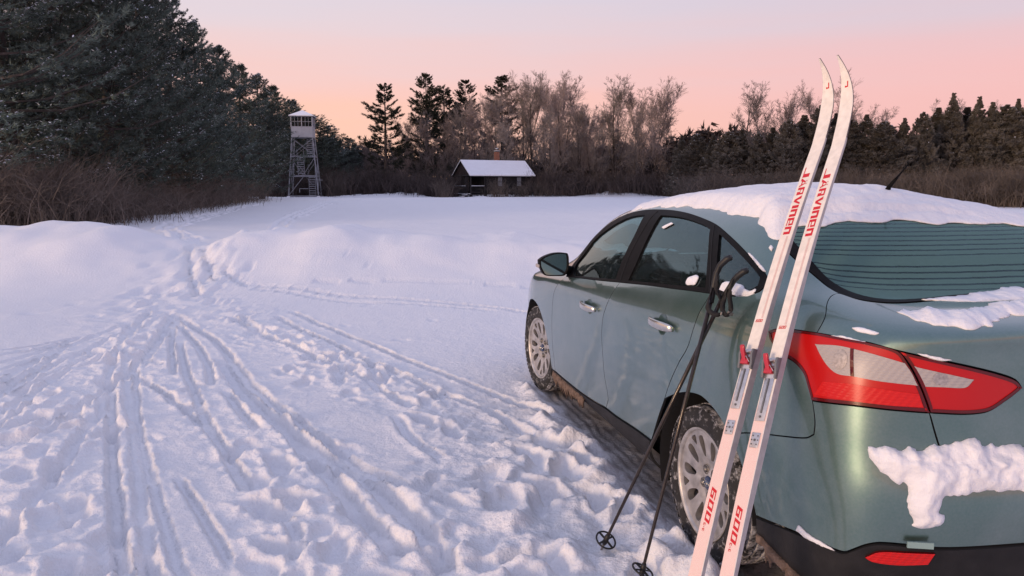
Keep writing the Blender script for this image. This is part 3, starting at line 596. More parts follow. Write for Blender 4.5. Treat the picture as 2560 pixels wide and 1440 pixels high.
def glass_mat(name, tint, frost, fscale, stripes=False, frost_col=(.62, .70, .72), rough=.03, refl=1.35):
    """tinted window with a film of frost: mirror reflection by angle over see-through tint, frost scatters"""
    m = bpy.data.materials.new(name); m.use_nodes = True; nt = m.node_tree; nt.nodes.clear(); N = nt.nodes.new; L = nt.links.new
    out = N('ShaderNodeOutputMaterial'); tr = N('ShaderNodeBsdfTransparent'); tr.inputs[0].default_value = tint + (1,)
    gl = N('ShaderNodeBsdfGlossy'); gl.inputs['Roughness'].default_value = rough; gl.inputs['Color'].default_value = (.62, .84, .84, 1)
    fr = N('ShaderNodeFresnel'); fr.inputs['IOR'].default_value = 1.52
    mul = N('ShaderNodeMath'); mul.operation = 'MULTIPLY'; mul.inputs[1].default_value = refl; mul.use_clamp = True; L(fr.outputs[0], mul.inputs[0])
    a = N('ShaderNodeMixShader'); L(mul.outputs[0], a.inputs[0]); L(tr.outputs[0], a.inputs[1]); L(gl.outputs[0], a.inputs[2])
    df = N('ShaderNodeBsdfDiffuse'); df.inputs[0].default_value = frost_col + (1,); tl = N('ShaderNodeBsdfTranslucent'); tl.inputs[0].default_value = frost_col + (1,)
    fm = N('ShaderNodeMixShader'); fm.inputs[0].default_value = .35; L(df.outputs[0], fm.inputs[1]); L(tl.outputs[0], fm.inputs[2])
    tc = N('ShaderNodeTexCoord'); n1 = N('ShaderNodeTexNoise'); n1.inputs['Scale'].default_value = fscale; n1.inputs['Detail'].default_value = 5; L(tc.outputs['Object'], n1.inputs['Vector'])
    n2 = N('ShaderNodeTexNoise'); n2.inputs['Scale'].default_value = 5.0; n2.inputs['Detail'].default_value = 4; L(tc.outputs['Object'], n2.inputs['Vector'])
    m1 = N('ShaderNodeMapRange'); m1.inputs['From Min'].default_value = .42; m1.inputs['From Max'].default_value = .62; L(n1.outputs['Fac'], m1.inputs['Value'])
    m2 = N('ShaderNodeMapRange'); m2.inputs['From Min'].default_value = .3; m2.inputs['From Max'].default_value = .7; m2.inputs['To Min'].default_value = .25; L(n2.outputs['Fac'], m2.inputs['Value'])
    f = N('ShaderNodeMath'); f.operation = 'MULTIPLY'; L(m1.outputs[0], f.inputs[0]); L(m2.outputs[0], f.inputs[1])
    g = N('ShaderNodeMath'); g.operation = 'MULTIPLY'; g.inputs[1].default_value = frost; L(f.outputs[0], g.inputs[0])
    fac = g.outputs[0]
    if stripes:
        # heated wires have melted bands through the rime: bands follow the wires across the glass
        uv = N('ShaderNodeUVMap'); uv.uv_map = 'uv'; sp = N('ShaderNodeSeparateXYZ'); L(uv.outputs[0], sp.inputs[0])
        wob = N('ShaderNodeTexNoise'); wob.noise_dimensions = '1D'; wob.inputs['Scale'].default_value = 7; wob.inputs['Detail'].default_value = 3; L(sp.outputs['X'], wob.inputs['W'])
        ww = N('ShaderNodeMath'); ww.operation = 'MULTIPLY_ADD'; ww.inputs[1].default_value = .0035; L(wob.outputs['Fac'], ww.inputs[0]); L(sp.outputs['Y'], ww.inputs[2])
        sc_ = N('ShaderNodeMath'); sc_.operation = 'MULTIPLY'; sc_.inputs[1].default_value = 2 * pi / .0175; L(ww.outputs[0], sc_.inputs[0])
        si = N('ShaderNodeMath'); si.operation = 'SINE'; L(sc_.outputs[0], si.inputs[0])
        lim = N('ShaderNodeMapRange'); lim.inputs['From Min'].default_value = .50; lim.inputs['From Max'].default_value = .85; lim.inputs['To Min'].default_value = 1; lim.inputs['To Max'].default_value = .10; L(si.outputs[0], lim.inputs['Value'])
        # the wires stop short of the top and bottom, and one band between two groups stays frozen
        bot = N('ShaderNodeMapRange'); bot.inputs['From Min'].default_value = 1.118; bot.inputs['From Max'].default_value = 1.124; L(sp.outputs['Y'], bot.inputs['Value'])
        mid = N('ShaderNodeMath'); mid.operation = 'SUBTRACT'; mid.inputs[1].default_value = 1.212; L(sp.outputs['Y'], mid.inputs[0])
        ab = N('ShaderNodeMath'); ab.operation = 'ABSOLUTE'; L(mid.outputs[0], ab.inputs[0])
        gm = N('ShaderNodeMapRange'); gm.inputs['From Min'].default_value = .012; gm.inputs['From Max'].default_value = .016; L(ab.outputs[0], gm.inputs['Value'])
        mm = N('ShaderNodeMath'); mm.operation = 'MULTIPLY'; L(bot.outputs[0], mm.inputs[0]); L(gm.outputs[0], mm.inputs[1])
        mxs = N('ShaderNodeMix'); mxs.inputs[2].default_value = 1.0; L(mm.outputs[0], mxs.inputs[0]); L(lim.outputs[0], mxs.inputs[3])
        base = N('ShaderNodeMath'); base.operation = 'MULTIPLY_ADD'; base.inputs[1].default_value = .10; base.inputs[2].default_value = frost; L(n1.outputs['Fac'], base.inputs[0])
        h = N('ShaderNodeMath'); h.operation = 'MULTIPLY'; h.use_clamp = True; L(base.outputs[0], h.inputs[0]); L(mxs.outputs[0], h.inputs[1]); fac = h.outputs[0]
    fin = N('ShaderNodeMixShader'); L(fac, fin.inputs[0]); L(a.outputs[0], fin.inputs[1]); L(fm.outputs[0], fin.inputs[2]); L(fin.outputs[0], out.inputs[0])
    return m
M['glass'] = glass_mat('frosted_side_glass', (.22, .36, .35), .07, 130)
M['glass_clear'] = glass_mat('windscreen_glass', (.55, .70, .68), .25, 90)
M['glass_rear'] = glass_mat('rear_glass_with_melted_bands', (.50, .70, .68), .46, 60, True, (.25, .45, .41), refl=.85)
def lens_mat(name, col, rough=.08, trans=.0, ribs=False, emis=0):
    m, nt, b = new_mat(name); N = nt.nodes.new; L = nt.links.new
    b.inputs['Base Color'].default_value = col + (1,); b.inputs['Roughness'].default_value = rough; b.inputs['Transmission Weight'].default_value = trans; b.inputs['IOR'].default_value = 1.49
    b.inputs['Coat Weight'].default_value = .5; b.inputs['Coat Roughness'].default_value = .10; b.inputs['Specular IOR Level'].default_value = .25
    if ribs:
        tc = N('ShaderNodeTexCoord'); w = N('ShaderNodeTexWave'); w.bands_direction = 'Z'; w.inputs['Scale'].default_value = 38; w.inputs['Distortion'].default_value = .4
        w2 = N('ShaderNodeTexWave'); w2.bands_direction = 'DIAGONAL'; w2.inputs['Scale'].default_value = 22
        L(tc.outputs['Object'], w.inputs['Vector']); L(tc.outputs['Object'], w2.inputs['Vector'])
        ad = N('ShaderNodeMath'); ad.operation = 'ADD'; L(w.outputs['Fac'], ad.inputs[0]); L(w2.outputs['Fac'], ad.inputs[1])
        bp = N('ShaderNodeBump'); bp.inputs['Strength'].default_value = .35; bp.inputs['Distance'].default_value = .004; L(ad.outputs[0], bp.inputs['Height']); L(bp.outputs[0], b.inputs['Normal'])
    return m
M['red_lens'] = lens_mat('red_tail_lens', (.50, .0035, .003), .2)
M['red_ribbed'] = lens_mat('red_ribbed_lens', (.62, .008, .006), .25, ribs=True)
for k_ in ('red_lens', 'red_ribbed'):
    q_ = M[k_].node_tree.nodes['Principled BSDF']; q_.inputs['Coat Weight'].default_value = .4; q_.inputs['Coat Roughness'].default_value = .22; q_.inputs['Roughness'].default_value = .35
M['dark_red'] = lens_mat('dark_red_lens', (.10, .003, .004), .2)
M['clear_lens'] = lens_mat('clear_ribbed_lens', (.42, .375, .35), .4, ribs=True); M['clear_lens'].node_tree.nodes['Principled BSDF'].inputs['Coat Roughness'].default_value = .3
M['bowl'] = simple('lamp_reflector_bowl', (.40, .36, .34), .35, metal=.4, var=.3, vscale=120)
M['mirror'] = simple('mirror_glass', (.42, .50, .50), .03, metal=1.0)
M['badge'] = simple('blue_badge', (.015, .03, .09), .25, coat=.6)
M['rust_dirt'] = simple('road_grime_ice', (.16, .11, .085), .8, var=.4, vscale=40, bump=.6, bscale=60)

# ---------------- outlines on the body surface (u, v)
DLO = [(3.62, .893), (3.74, .962), (3.87, 1.058), (3.98, 1.14), (4.035, 1.226), (3.911, 1.309), (3.608, 1.363), (3.274, 1.389), (3.036, 1.399), (2.719, 1.401), (2.451, 1.387), (2.186, 1.355), (1.996, 1.319), (1.81, 1.255), (1.645, 1.186), (1.515, 1.122), (1.446, 1.085), (1.420, 1.05), (1.417, 1.017), (1.434, .979), (1.501, .943), (1.604, .926), (1.743, .925), (2.024, .927), (2.388, .932), (2.74, .927), (3.101, .913), (3.469, .898)]
F_GLASS = [(3.54, .922), (3.68, 1.0), (3.80, 1.09), (3.875, 1.19), (3.84, 1.235), (3.663, 1.29), (3.357, 1.336), (3.055, 1.352), (2.95, 1.25), (2.855, 1.10), (2.80, .948), (3.117, .937), (3.4, .926)]
R_GLASS = [(2.775, 1.355), (2.575, 1.356), (2.35, 1.342), (2.134, 1.314), (2.035, 1.29), (1.90, 1.12), (1.80, .950), (2.034, .950), (2.301, .952), (2.62, .950), (2.63, 1.076), (2.68, 1.21)]
Q_GLASS = [(1.915, 1.262), (1.785, 1.213), (1.64, 1.152), (1.53, 1.098), (1.47, 1.062), (1.458, 1.015), (1.49, .978), (1.618, .952), (1.715, .950), (1.817, 1.115)]
F_SHUT = [(3.668, .887), (3.726, .78), (3.829, .64), (3.873, .487), (3.889, .349), (3.895, .232), (3.868, .102)]
B_SHUT = [(2.722, .927), (2.743, .821), (2.805, .703), (2.847, .639), (2.87, .544), (2.859, .427), (2.846, .32), (2.812, .239), (2.806, .200), (2.837, .150)]
C_SHUT = [(1.743, .925), (1.744, .886), (1.763, .824), (1.778, .768), (1.807, .691), (1.884, .613), (1.955, .526), (2.022, .425)]
R_ARCH_F = [(2.022, .425), (2.10, .325), (2.155, .25), (2.207, .179)]
R_ARCH_T = [(1.455, .452), (1.535, .50), (1.626, .528), (1.689, .533), (1.785, .518), (1.882, .488), (1.96, .455), (2.022, .425)]
R_ARCH_B = [(1.455, .452), (1.40, .405), (1.345, .335), (1.305, .268), (1.286, .222)]
F_ARCH = [(4.80, .02), (4.795, .16), (4.765, .29), (4.70, .40), (4.60, .468), (4.50, .498), (4.404, .508), (4.309, .50), (4.232, .479), (4.169, .448), (4.109, .407), (4.055, .35), (4.005, .25), (3.975, .151), (3.965, .093)]
B_SEAM = [(1.037, .681), (1.021, .626), (1.022, .59), (1.050, .571), (1.138, .548), (1.24, .524), (1.35, .492), (1.455, .452)]
TAIL_TOP = [(1.064, .885), (.998, .886), (.92, .884), (.849, .879), (.758, .858)]
TAIL_OUT = [(1.064, .885), (1.19, .874), (1.262, .858), (1.289, .845), (1.267, .818), (1.191, .787), (1.127, .773), (1.082, .749), (1.057, .714), (1.037, .681)]
TAIL_BOT = [(1.037, .681), (.883, .697), (.747, .700), (.656, .700)]
T_SEAM = [(.758, .858), (.722, .818), (.688, .765), (.656, .70)]
TAIL_IN = [(.758, .858), (.656, .837), (.548, .815), (.447, .792), (.395, .776), (.373, .758), (.415, .734), (.487, .703), (.656, .70)]
LID_SIDE = [(.984, 1.077), (1.033, 1.052), (1.052, 1.01), (1.05, .95), (1.064, .885)]
RW = [(0, 1.106), (.366, 1.092), (.56, 1.076), (.718, 1.062), (.853, 1.066), (.984, 1.077), (1.069, 1.106), (1.162, 1.149), (1.283, 1.211), (1.365, 1.268), (1.365, 1.33), (1.30, 1.40), (1.15, 1.45), (.9, 1.457), (0, 1.459)]
RW_IN = [(0, 1.117), (.366, 1.104), (.56, 1.090), (.70, 1.082), (.80, 1.088), (.946, 1.116), (1.03, 1.144), (1.10, 1.202), (1.20, 1.272), (1.215, 1.33), (1.15, 1.40), (1.02, 1.435), (.85, 1.443), (0, 1.445)]
VAL = [(1.286, .222), (1.173, .242), (1.074, .256), (.972, .264), (.884, .263), (.851, .283), (.821, .303), (.78, .317), (.695, .318), (.633, .312), (.448, .311), (0, .307)]
REFL = [(.816, .268), (.78, .293), (.696, .299), (.621, .299), (.632, .262), (.712, .255), (.794, .257)]
WS = [(4.16, 1.005), (4.29, 1.10), (4.36, 1.20), (4.37, 1.30), (4.31, 1.41), (4.33, 1.462), (4.6, 1.468), (5.85, 1.47), (5.85, 1.088), (5.2, 1.085), (4.7, 1.07), (4.35, 1.035)]
HOOD = [(4.13, .985), (4.3, .935), (4.7, .905), (4.97, .865), (5.25, .82), (5.40, .73), (5.85, .70), (5.85, 1.08), (5.2, 1.077), (4.7, 1.062), (4.35, 1.027)]
car = empty('car', (CAR_POS[0], CAR_POS[1], 0), pi / 2 + CAR_H, 'teal green sedan parked on snow with a snow-covered roof and frosted windows', 'car')
PM = [M['paint'], M['dark']]; KM = [M['blacktrim'], M['blacktrim']]

def make_car_body():
    rev = lambda L: list(reversed(L))
    for sd in (1, -1):
        # front and rear door, quarter panel, front wing
        top_f = [(3.668, .887), (3.469, .898), (3.101, .913), (2.74, .927), (2.722, .927)]
        cups = {}
        for u0, v0 in ((2.057, .741), (3.06, .673)): cups[u0] = [(u0 + .012 + .050 * cos(a), v0 + .047 * sin(a)) for a in np.linspace(0, 2 * pi, 28, endpoint=False)]
        d = panel('front_door', top_f + B_SHUT[1:] + [(3.075, .128), (3.35, .112), (3.70, .104)] + rev(F_SHUT)[:-1], PM, car, holes=[cups[3.06]], side=sd, step=.05)
        h = panel('rear_door', [(2.722, .927), (2.388, .932), (2.024, .927)] + C_SHUT + R_ARCH_F[1:] + [(2.41, .171), (2.66, .154)] + rev(B_SHUT)[:-1], PM, car, holes=[cups[2.057]], side=sd, step=.05)
        if sd == 1: h['label'] = 'rear door with a light film of road salt'
        q = [(1.743, .925), (1.604, .926), (1.501, .943), (1.434, .979), (1.417, 1.017), (1.420, 1.05), (1.446, 1.085), (1.515, 1.122), (1.645, 1.186), (1.81, 1.255), (1.996, 1.319), (2.186, 1.355), (2.451, 1.387), (2.719, 1.401), (3.036, 1.399), (3.274, 1.389), (3.608, 1.363), (3.911, 1.309), (4.035, 1.226), (3.98, 1.14), (3.87, 1.058), (3.79, .985), (4.12, .99), (4.28, 1.10), (4.345, 1.20), (4.355, 1.30), (4.30, 1.40), (4.31, 1.462), (4.20, 1.487), (1.30, 1.487), (1.17, 1.462), (1.315, 1.405), (1.378, 1.335), (1.376, 1.266), (1.29, 1.208), (1.168, 1.145), (1.073, 1.102), (.984, 1.077)] + LID_SIDE[1:] + TAIL_OUT[1:] + B_SEAM[1:] + R_ARCH_T[1:] + rev(C_SHUT)[1:-1]
        panel('quarter_panel', q, PM, car, side=sd, step=.035, corner=.75)
        w = F_SHUT[:] and [(3.668, .887), (3.80, .955), (4.12, .982), (4.3, .932), (4.7, .902), (4.92, .868), (4.80, .66), (4.74, .60), (4.70, .40)] + F_ARCH[4:] + [(3.868, .102)] + rev(F_SHUT)[1:-1]
        panel('front_wing', w, PM, car, side=sd, step=.05)
        hl = panel('headlight', [(4.80, .66), (4.92, .868), (5.0, .86), (5.25, .815), (5.36, .70), (5.05, .655)], [M['clear_lens'], M['dark']], car, side=sd)
        # rocker: painted edge is the door; the moulding below is black
        panel('sill_trim', [(3.962, .091), (3.868, .097), (3.70, .100), (3.35, .107), (3.075, .123), (2.84, .144), (2.66, .149), (2.41, .166), (2.212, .174), (2.215, .09), (2.19, .0), (3.95, .0)], [M['plastic'], M['dark']], car, side=sd, lift=.006, step=.06)
        # window surround with its three openings, the glass set back in them
        wt = panel('window_trim', DLO, KM, car, holes=[F_GLASS, R_GLASS, Q_GLASS], side=sd, gap=.0004, thick=.014, lift=.0025, step=.03)
        for nm, pl in (('front_door_window', F_GLASS), ('rear_door_window', R_GLASS), ('quarter_window', Q_GLASS)):
            panel(nm, pl, [M['glass'], M['glass']], car, side=sd, gap=-.003, thick=.004, lift=-.006, step=.05, two=False)
        for c0, c1 in ((2.735, 2.95), ):
            pass
        # joint between the doors on the black pillar, and the divider bar before the quarter window
        for ln in ([(2.722, .93), (2.757, 1.05), (2.82, 1.2), (2.92, 1.385)], [(1.752, .93), (1.84, 1.08), (1.93, 1.2), (2.02, 1.318)]):
            us = np.interp(np.linspace(0, 1, 14), np.linspace(0, 1, 4), [p[0] for p in ln]); vs_ = np.interp(np.linspace(0, 1, 14), np.linspace(0, 1, 4), [p[1] for p in ln])
            P3 = (body(us, vs_) + body_n(us, vs_) * .003) * [1, sd, 1]; MB().tube([tuple(p) for p in P3], .0022, 5).build('pillar_joint', M['dark'], wt)
        # lamps
        tl = panel('tail_light', TAIL_OUT + TAIL_BOT[1:] + rev(T_SEAM)[1:] + rev(TAIL_TOP)[1:-1], [M['red_lens'], M['dark_red']], car, side=sd, gap=.003, thick=.02, lift=.004, step=.02, corner=.7)
        panel('clear_lens', [(1.054, .846), (.95, .855), (.867, .848), (.797, .836), (.733, .822), (.711, .795), (.694, .764), (.804, .767), (.886, .771), (.945, .771), (.983, .786), (1.019, .813)], [M['clear_lens'], M['red_lens']], tl, side=sd, gap=.002, thick=.006, lift=.0065, step=.02)
        panel('ribbed_lens', [(1.03, .70), (1.0, .745), (.90, .755), (.79, .752), (.69, .747), (.675, .712), (.77, .709), (.90, .706)], [M['red_ribbed'], M['red_lens']], tl, side=sd, gap=.002, thick=.004, lift=.0060, step=.02)
        panel('lens_divider', [(.905, .850), (.893, .850), (.885, .773), (.897, .773)], [M['dark_red'], M['dark']], tl, side=sd, gap=0, thick=.004, lift=.0080, step=.03)
        tp = TAIL_OUT + TAIL_BOT[1:] + rev(T_SEAM)[1:] + rev(TAIL_TOP)[1:-1]; a_ = inset(resample(tp, .014, .7), .003); V2, T = tri_poly(a_, [inset(a_, .0085)], .02)
        sheet('lens_rim', V2, T, body, body_n, .003, [M['dark_red'], M['dark_red']], tl, .0062, sd, False)
        bowl = lambda nm, par, u0, v0, ru, rv: panel(nm, [(u0 + ru * cos(a), v0 + rv * sin(a)) for a in np.linspace(0, 2 * pi, 18, endpoint=False)], [M['bowl'], M['bowl']], par, side=sd, gap=0, thick=.002, lift=.0078, step=.01)
        bowl('lamp_bowl', tl, .937, .815, .026, .028)
        t2 = panel('lid_light', rev(T_SEAM)[:-1] + TAIL_IN[:-1], [M['red_lens'], M['dark_red']], car, side=sd, gap=.003, thick=.02, lift=.004, step=.02, corner=.7)
        panel('clear_lens', [(.709, .815), (.652, .805), (.599, .796), (.53, .783), (.544, .768), (.559, .761), (.619, .762), (.674, .762), (.689, .786)], [M['clear_lens'], M['red_lens']], t2, side=sd, gap=.002, thick=.006, lift=.0065, step=.02)
        bowl('lamp_bowl', t2, .632, .784, .022, .015)
        tp = rev(T_SEAM)[:-1] + TAIL_IN[:-1]; a_ = inset(resample(tp, .014, .7), .003); V2, T = tri_poly(a_, [inset(a_, .0075)], .02)
        sheet('lens_rim', V2, T, body, body_n, .003, [M['dark_red'], M['dark_red']], t2, .0062, sd, False)
        panel('rear_reflector', REFL, [M['red_ribbed'], M['dark_red']], car, side=sd, gap=.001, thick=.012, lift=.012, step=.03)
        # handles with their dished pockets
        for u0, v0 in ((2.057, .741), (3.06, .673)):
            O = inset(resample(cups[u0], .012, 9), -.0022); V2, T = tri_poly(O, (), .010)
            r = np.clip(np.hypot((V2[:, 0] - u0 - .012) / .0522, (V2[:, 1] - v0) / .0492), 0, 1)
            par = {2.057: h, 3.06: d}[u0]
            sheet('handle_pocket', V2, T, body, body_n, .003, PM, par, -.020 * (1 - r ** 2.6), sd, False)
            us = np.linspace(u0 - .115, u0 + .12, 12); P3 = body(us, us * 0 + v0 + .012 * (us - u0) * 3 - .0); nn = body_n(us, us * 0 + v0)
            off = np.array([.012, .022, .031, .036, .038, .039, .039, .038, .036, .032, .024, .013])
            C3 = P3 + nn * off[:, None]; b = MB(); ring = []
            hw = np.array([.012, .017, .019, .0195, .0195, .019, .019, .0185, .018, .0175, .0165, .012])
            for i in range(12):
                for k in range(12):
                    a = 2 * pi * k / 12; ca, sa = cos(a), sin(a)
                    y = np.sign(sa) * abs(sa) ** .6 * hw[i]; e = np.sign(ca) * abs(ca) ** .7 * .009
                    ring.append((C3[i] + nn[i] * e + np.array([0, 0, 1]) * y) * [1, sd, 1])
            Fq = [(i * 12 + k, i * 12 + (k + 1) % 12, (i + 1) * 12 + (k + 1) % 12, (i + 1) * 12 + k) for i in range(11) for k in range(12)] + [tuple(range(12)), tuple(range(132, 144))]
            b.add([tuple(p) for p in ring], Fq); b.build('handle', M['chrome'], par, True)
    # parts that cross the centre line
    panel('roof', [(0, 1.465), (.9, 1.463), (1.16, 1.468), (1.30, 1.492), (4.20, 1.492), (4.33, 1.474), (5.85, 1.476), (5.85, 1.945), (0, 1.945)], PM, car, side=1, step=.06)
    panel('roof', [(0, 1.465), (.9, 1.463), (1.16, 1.468), (1.30, 1.492), (4.20, 1.492), (4.33, 1.474), (5.85, 1.476), (5.85, 1.945), (0, 1.945)], PM, car, side=-1, step=.06)
    lid = panel('boot_lid', [(0, 1.100), (.366, 1.085), (.56, 1.068), (.718, 1.052), (.853, 1.058)] + LID_SIDE + TAIL_TOP[1:] + TAIL_IN[1:-1] + [(.656, .70), (.630, .645), (.612, .614), (.58, .602), (.45, .599), (0, .597)], PM, car, mirror=True, step=.03, corner=.7)
    bp = panel('rear_bumper', [(0, .595), (.45, .597), (.580, .600), (.612, .612), (.631, .644), (.656, .70)] + rev(TAIL_BOT)[1:] + B_SEAM[1:] + R_ARCH_B[1:] + VAL[1:], PM, car, mirror=True, step=.035, corner=.7)
    vl = panel('rear_valance', [(0, .302), (.448, .306), (.633, .307), (.695, .313), (.78, .312), (.821, .298), (.851, .278), (.884, .258), (.972, .259), (1.074, .251), (1.173, .237), (1.283, .216), (1.284, .150), (1.18, .128), (1.05, .10), (.9, .07), (.6, .05), (0, .045)], [M['plastic'], M['dark']], car, mirror=True, step=.05, lift=.004)
    rw = panel('rear_window', RW_IN, [M['glass_rear'], M['glass_rear']], car, mirror=True, step=.04, gap=-.002, thick=.004, lift=-.004, uvmap=True, two=False)
    O = RW + [(-a, b) for a, b in rev(RW)][1:-1]; I = RW_IN + [(-a, b) for a, b in rev(RW_IN)][1:-1]
    Ob = inset(resample(O, .014), .002); Ib = inset(resample(I, .014), -.0)
    V2, T = tri_poly(Ob, [Ib], .03); sheet('rear_window_surround', V2, T, body, body_n, .006, KM, rw, -.002)
    Wm = [(a, b) for a, b in WS]
    panel('windscreen', Wm[::-1], [M['glass_clear']] * 2, car, mirror=False, side=1, step=.06, gap=0, thick=.004, lift=-.004, two=False)
    panel('windscreen', Wm[::-1], [M['glass_clear']] * 2, car, mirror=False, side=-1, step=.06, gap=0, thick=.004, lift=-.004, two=False)
    panel('bonnet', HOOD, PM, car, side=1, step=.06); panel('bonnet', HOOD, PM, car, side=-1, step=.06)
    FB = [(4.80, .02), (4.797, .16), (4.768, .29), (4.705, .395), (4.745, .60), (4.80, .652), (5.05, .648), (5.37, .69), (5.42, .72), (5.85, .69), (5.85, .02)]
    panel('front_bumper', FB, PM, car, side=1, step=.06); panel('front_bumper', FB, PM, car, side=-1, step=.06)
    for sd in (1, -1): panel('sill_end', [(4.80, .0), (5.85, .0), (5.85, .018), (4.80, .018)], [M['plastic'], M['dark']], car, side=sd, step=.1)
    # broken clip on the valance
    MB().box((-.935, .665, .486), (.006, .07, .018), Matrix.Rotation(-.35, 3, 'Z')).build('broken_clip', simple('pale_paint_chip', (.25, .36, .34), .4), vl)
    # shut line of the boot lid and bumper is a real gap; below the bumper there is an inner shell
    fl = MB(); fl.box((1.27, 0, .21), (3.5, 1.46, .05)); fl.box((1.32, 0, .32), (1.75, 1.60, .18)); fl.build('floor_pan', M['dark'], car)
    for wx_ in (0.0, 2.649):
        for sd in (1, -1):
            prof = [(wx_ + .40 * cos(a), .312 + .385 * sin(a)) for a in np.linspace(-.35, pi + (-.02 if wx_ < 1 else .3), 26)]
            V = []; n = len(prof)
            for yy in (.50, .875): V += [(p[0], sd * yy, p[1]) for p in prof]
            V += [(wx_, sd * .50, .312)]
            F = [(i, i + 1, n + i + 1, n + i) for i in range(n - 1)] + [(i, i + 1, 2 * n) for i in range(n - 1)]
            MB().add(V, F).build('wheel_well', M['dark'], car)
make_car_body()

def make_wheel(parent, loc, steer=0.0, side=1):
    w = empty('wheel', loc, steer); w.parent = parent
    if side < 0: w.rotation_euler = (0, 0, pi + steer)
    R = .316; toy = Matrix(((1, 0, 0, 0), (0, 0, 1, 0), (0, -1, 0, 0), (0, 0, 0, 1)))   # lathe axis -> +y outwards
    ty = MB(); prof = [(.212, -.098), (.225, -.108), (.255, -.113), (.285, -.107), (.302, -.096), (.311, -.088)]
    for g in (-.062, -.022, .022, .062): prof += [(.314, g - .011), (.3135, g - .0045), (.3065, g - .004), (.3065, g + .004), (.3135, g + .0045)]
    prof += [(.311, .088), (.302, .096), (.285, .107), (.255, .113), (.236, .110), (.229, .104), (.222, .098), (.214, .088)]
    ty.lathe(prof, 96, toy); t = ty.build('tyre', M['tyre'], w, True)
    tr = MB()      # tread blocks standing proud on both shoulders
    for k in range(64):
        a = 2 * pi * k / 64
        for y0, y1, sk in ((.066, .104, .03), (-.104, -.066, .03), (.028, .056, -.02), (-.056, -.028, -.02), (-.016, .016, .03)):
            V = []
            for rr in (.308, .3165 if abs(y0 + y1) < .15 else .3135):
                for da, yy in ((-.034, y0), (.034, y0), (.034 + sk, y1), (-.034 + sk, y1)):
                    r2 = rr - (.006 if abs(yy) > .1 else 0); V.append((r2 * sin(a + da), yy, r2 * cos(a + da)))
            tr.add(V, [(0, 1, 2, 3), (4, 7, 6, 5), (0, 4, 5, 1), (1, 5, 6, 2), (2, 6, 7, 3), (3, 7, 4, 0)])
    s = MB()
    tr.build('tread_block', M['tyre'], t)
    # rim: barrel and a dished, pierced face
    bl = MB(); bl.lathe([(.214, .088), (.2235, .1005), (.2235, .1045), (.2185, .1055), (.212, .098), (.207, .085), (.200, .05), (.196, -.09)], 64, toy)
    rim = bl.build('rim', M['alloy'], w, True)
    def face(x, y):
        r = np.hypot(x, y); a = np.arctan2(y, x)
        h = .072 + .020 * np.clip((r - .06) / .15, 0, 1) ** 1.5 + .012 * np.exp(-(r / .04) ** 4) * 0
        rid = np.cos(5 * (a - pi / 2)); h = h + .004 * np.clip(rid, 0, 1) ** 2 * np.clip((.2 - r) / .1, 0, 1)
        h = h - .010 * np.exp(-((r - .062) / .02) ** 2)
        return np.stack([x, h, y], -1)
    def facen(x, y): return np.stack([x * 0, x * 0 + 1, y * 0], -1)
    circ = [(.213 * cos(a), .213 * sin(a)) for a in np.linspace(0, 2 * pi, 96, endpoint=False)]
    holes = []
    for k in range(5):
        c = pi / 2 + 2 * pi * k / 5
        for s_ in (1, -1):
            pts = [(.104, .20), (.130, .17), (.163, .165), (.186, .20), (.190, .30), (.183, .385), (.163, .43), (.137, .42), (.113, .375), (.104, .28)]
            H = [(r * cos(c + s_ * a), r * sin(c + s_ * a)) for r, a in pts]
            holes.append(resample(H if s_ > 0 else H[::-1], .012, 1.2))
        c2 = c + pi / 5
        H = [(r * cos(c2 + a), r * sin(c2 + a)) for r, a in [(.158, 0), (.172, .055), (.196, .105), (.199, 0), (.196, -.105), (.172, -.055)]]
        holes.append(resample(H, .012, .8))
    V2, T = tri_poly(np.array(circ), holes, .012)
    sheet('spoke_face', V2, T, face, facen, .030, [M['alloy'], M['alloy']], rim)
    # recessed nuts and blue centre cap
    for k in range(5):
        a = pi / 2 + 2 * pi * (k + .5) / 5; b = MB()
        T4 = Matrix.Translation((.056 * cos(a), .070, .056 * sin(a))) @ toy
        b.lathe([(0, .010), (.010, .008), (.0125, 0), (.0125, -.01)], 6, T4); b.lathe([(.0165, -.001), (.0195, .0015), (.0195, -.004)], 20, T4); b.build('wheel_nut', M['dark_metal'], w, True)
    b = MB(); b.lathe([(0, .006), (.022, .005), (.028, .001), (.029, -.006)], 32, Matrix.Translation((0, .078, 0)) @ toy); cap = b.build('centre_cap', M['badge'], w, True)
    # script mark in the blue oval
    b = MB(); path = [(-.017, .001), (-.012, .006), (-.006, .001), (-.010, -.006), (-.002, -.001), (.003, .004), (.006, -.002), (.011, .002), (.013, .007), (.014, -.004), (.018, .0)]
    b.tube([(-p[0], .0835 , p[1]) for p in path], .0012, 5); b.tube([(.023 * cos(a), .0838, .010 * sin(a)) for a in np.linspace(0, 2 * pi, 28, endpoint=False)], .0008, 4, closed=True); b.build('badge_script', M['chrome'], cap)
    b = MB(); b.lathe([(.03, .0), (.135, .0), (.135, -.02), (.03, -.02)], 40, Matrix.Translation((0, .02, 0)) @ toy, close=True); b.lathe([(.0, .03), (.075, .02), (.08, -.05)], 24, toy); b.box((-.12, -.0, .05), (.07, .07, .13)); b.build('brake_disc', M['dark_metal'], w, True)
    b = MB(); b.tube([(-.155, .075, .06), (-.15, .098, .058)], [.006, .005], 8); b.build('valve', M['rubber'], w)
    return w
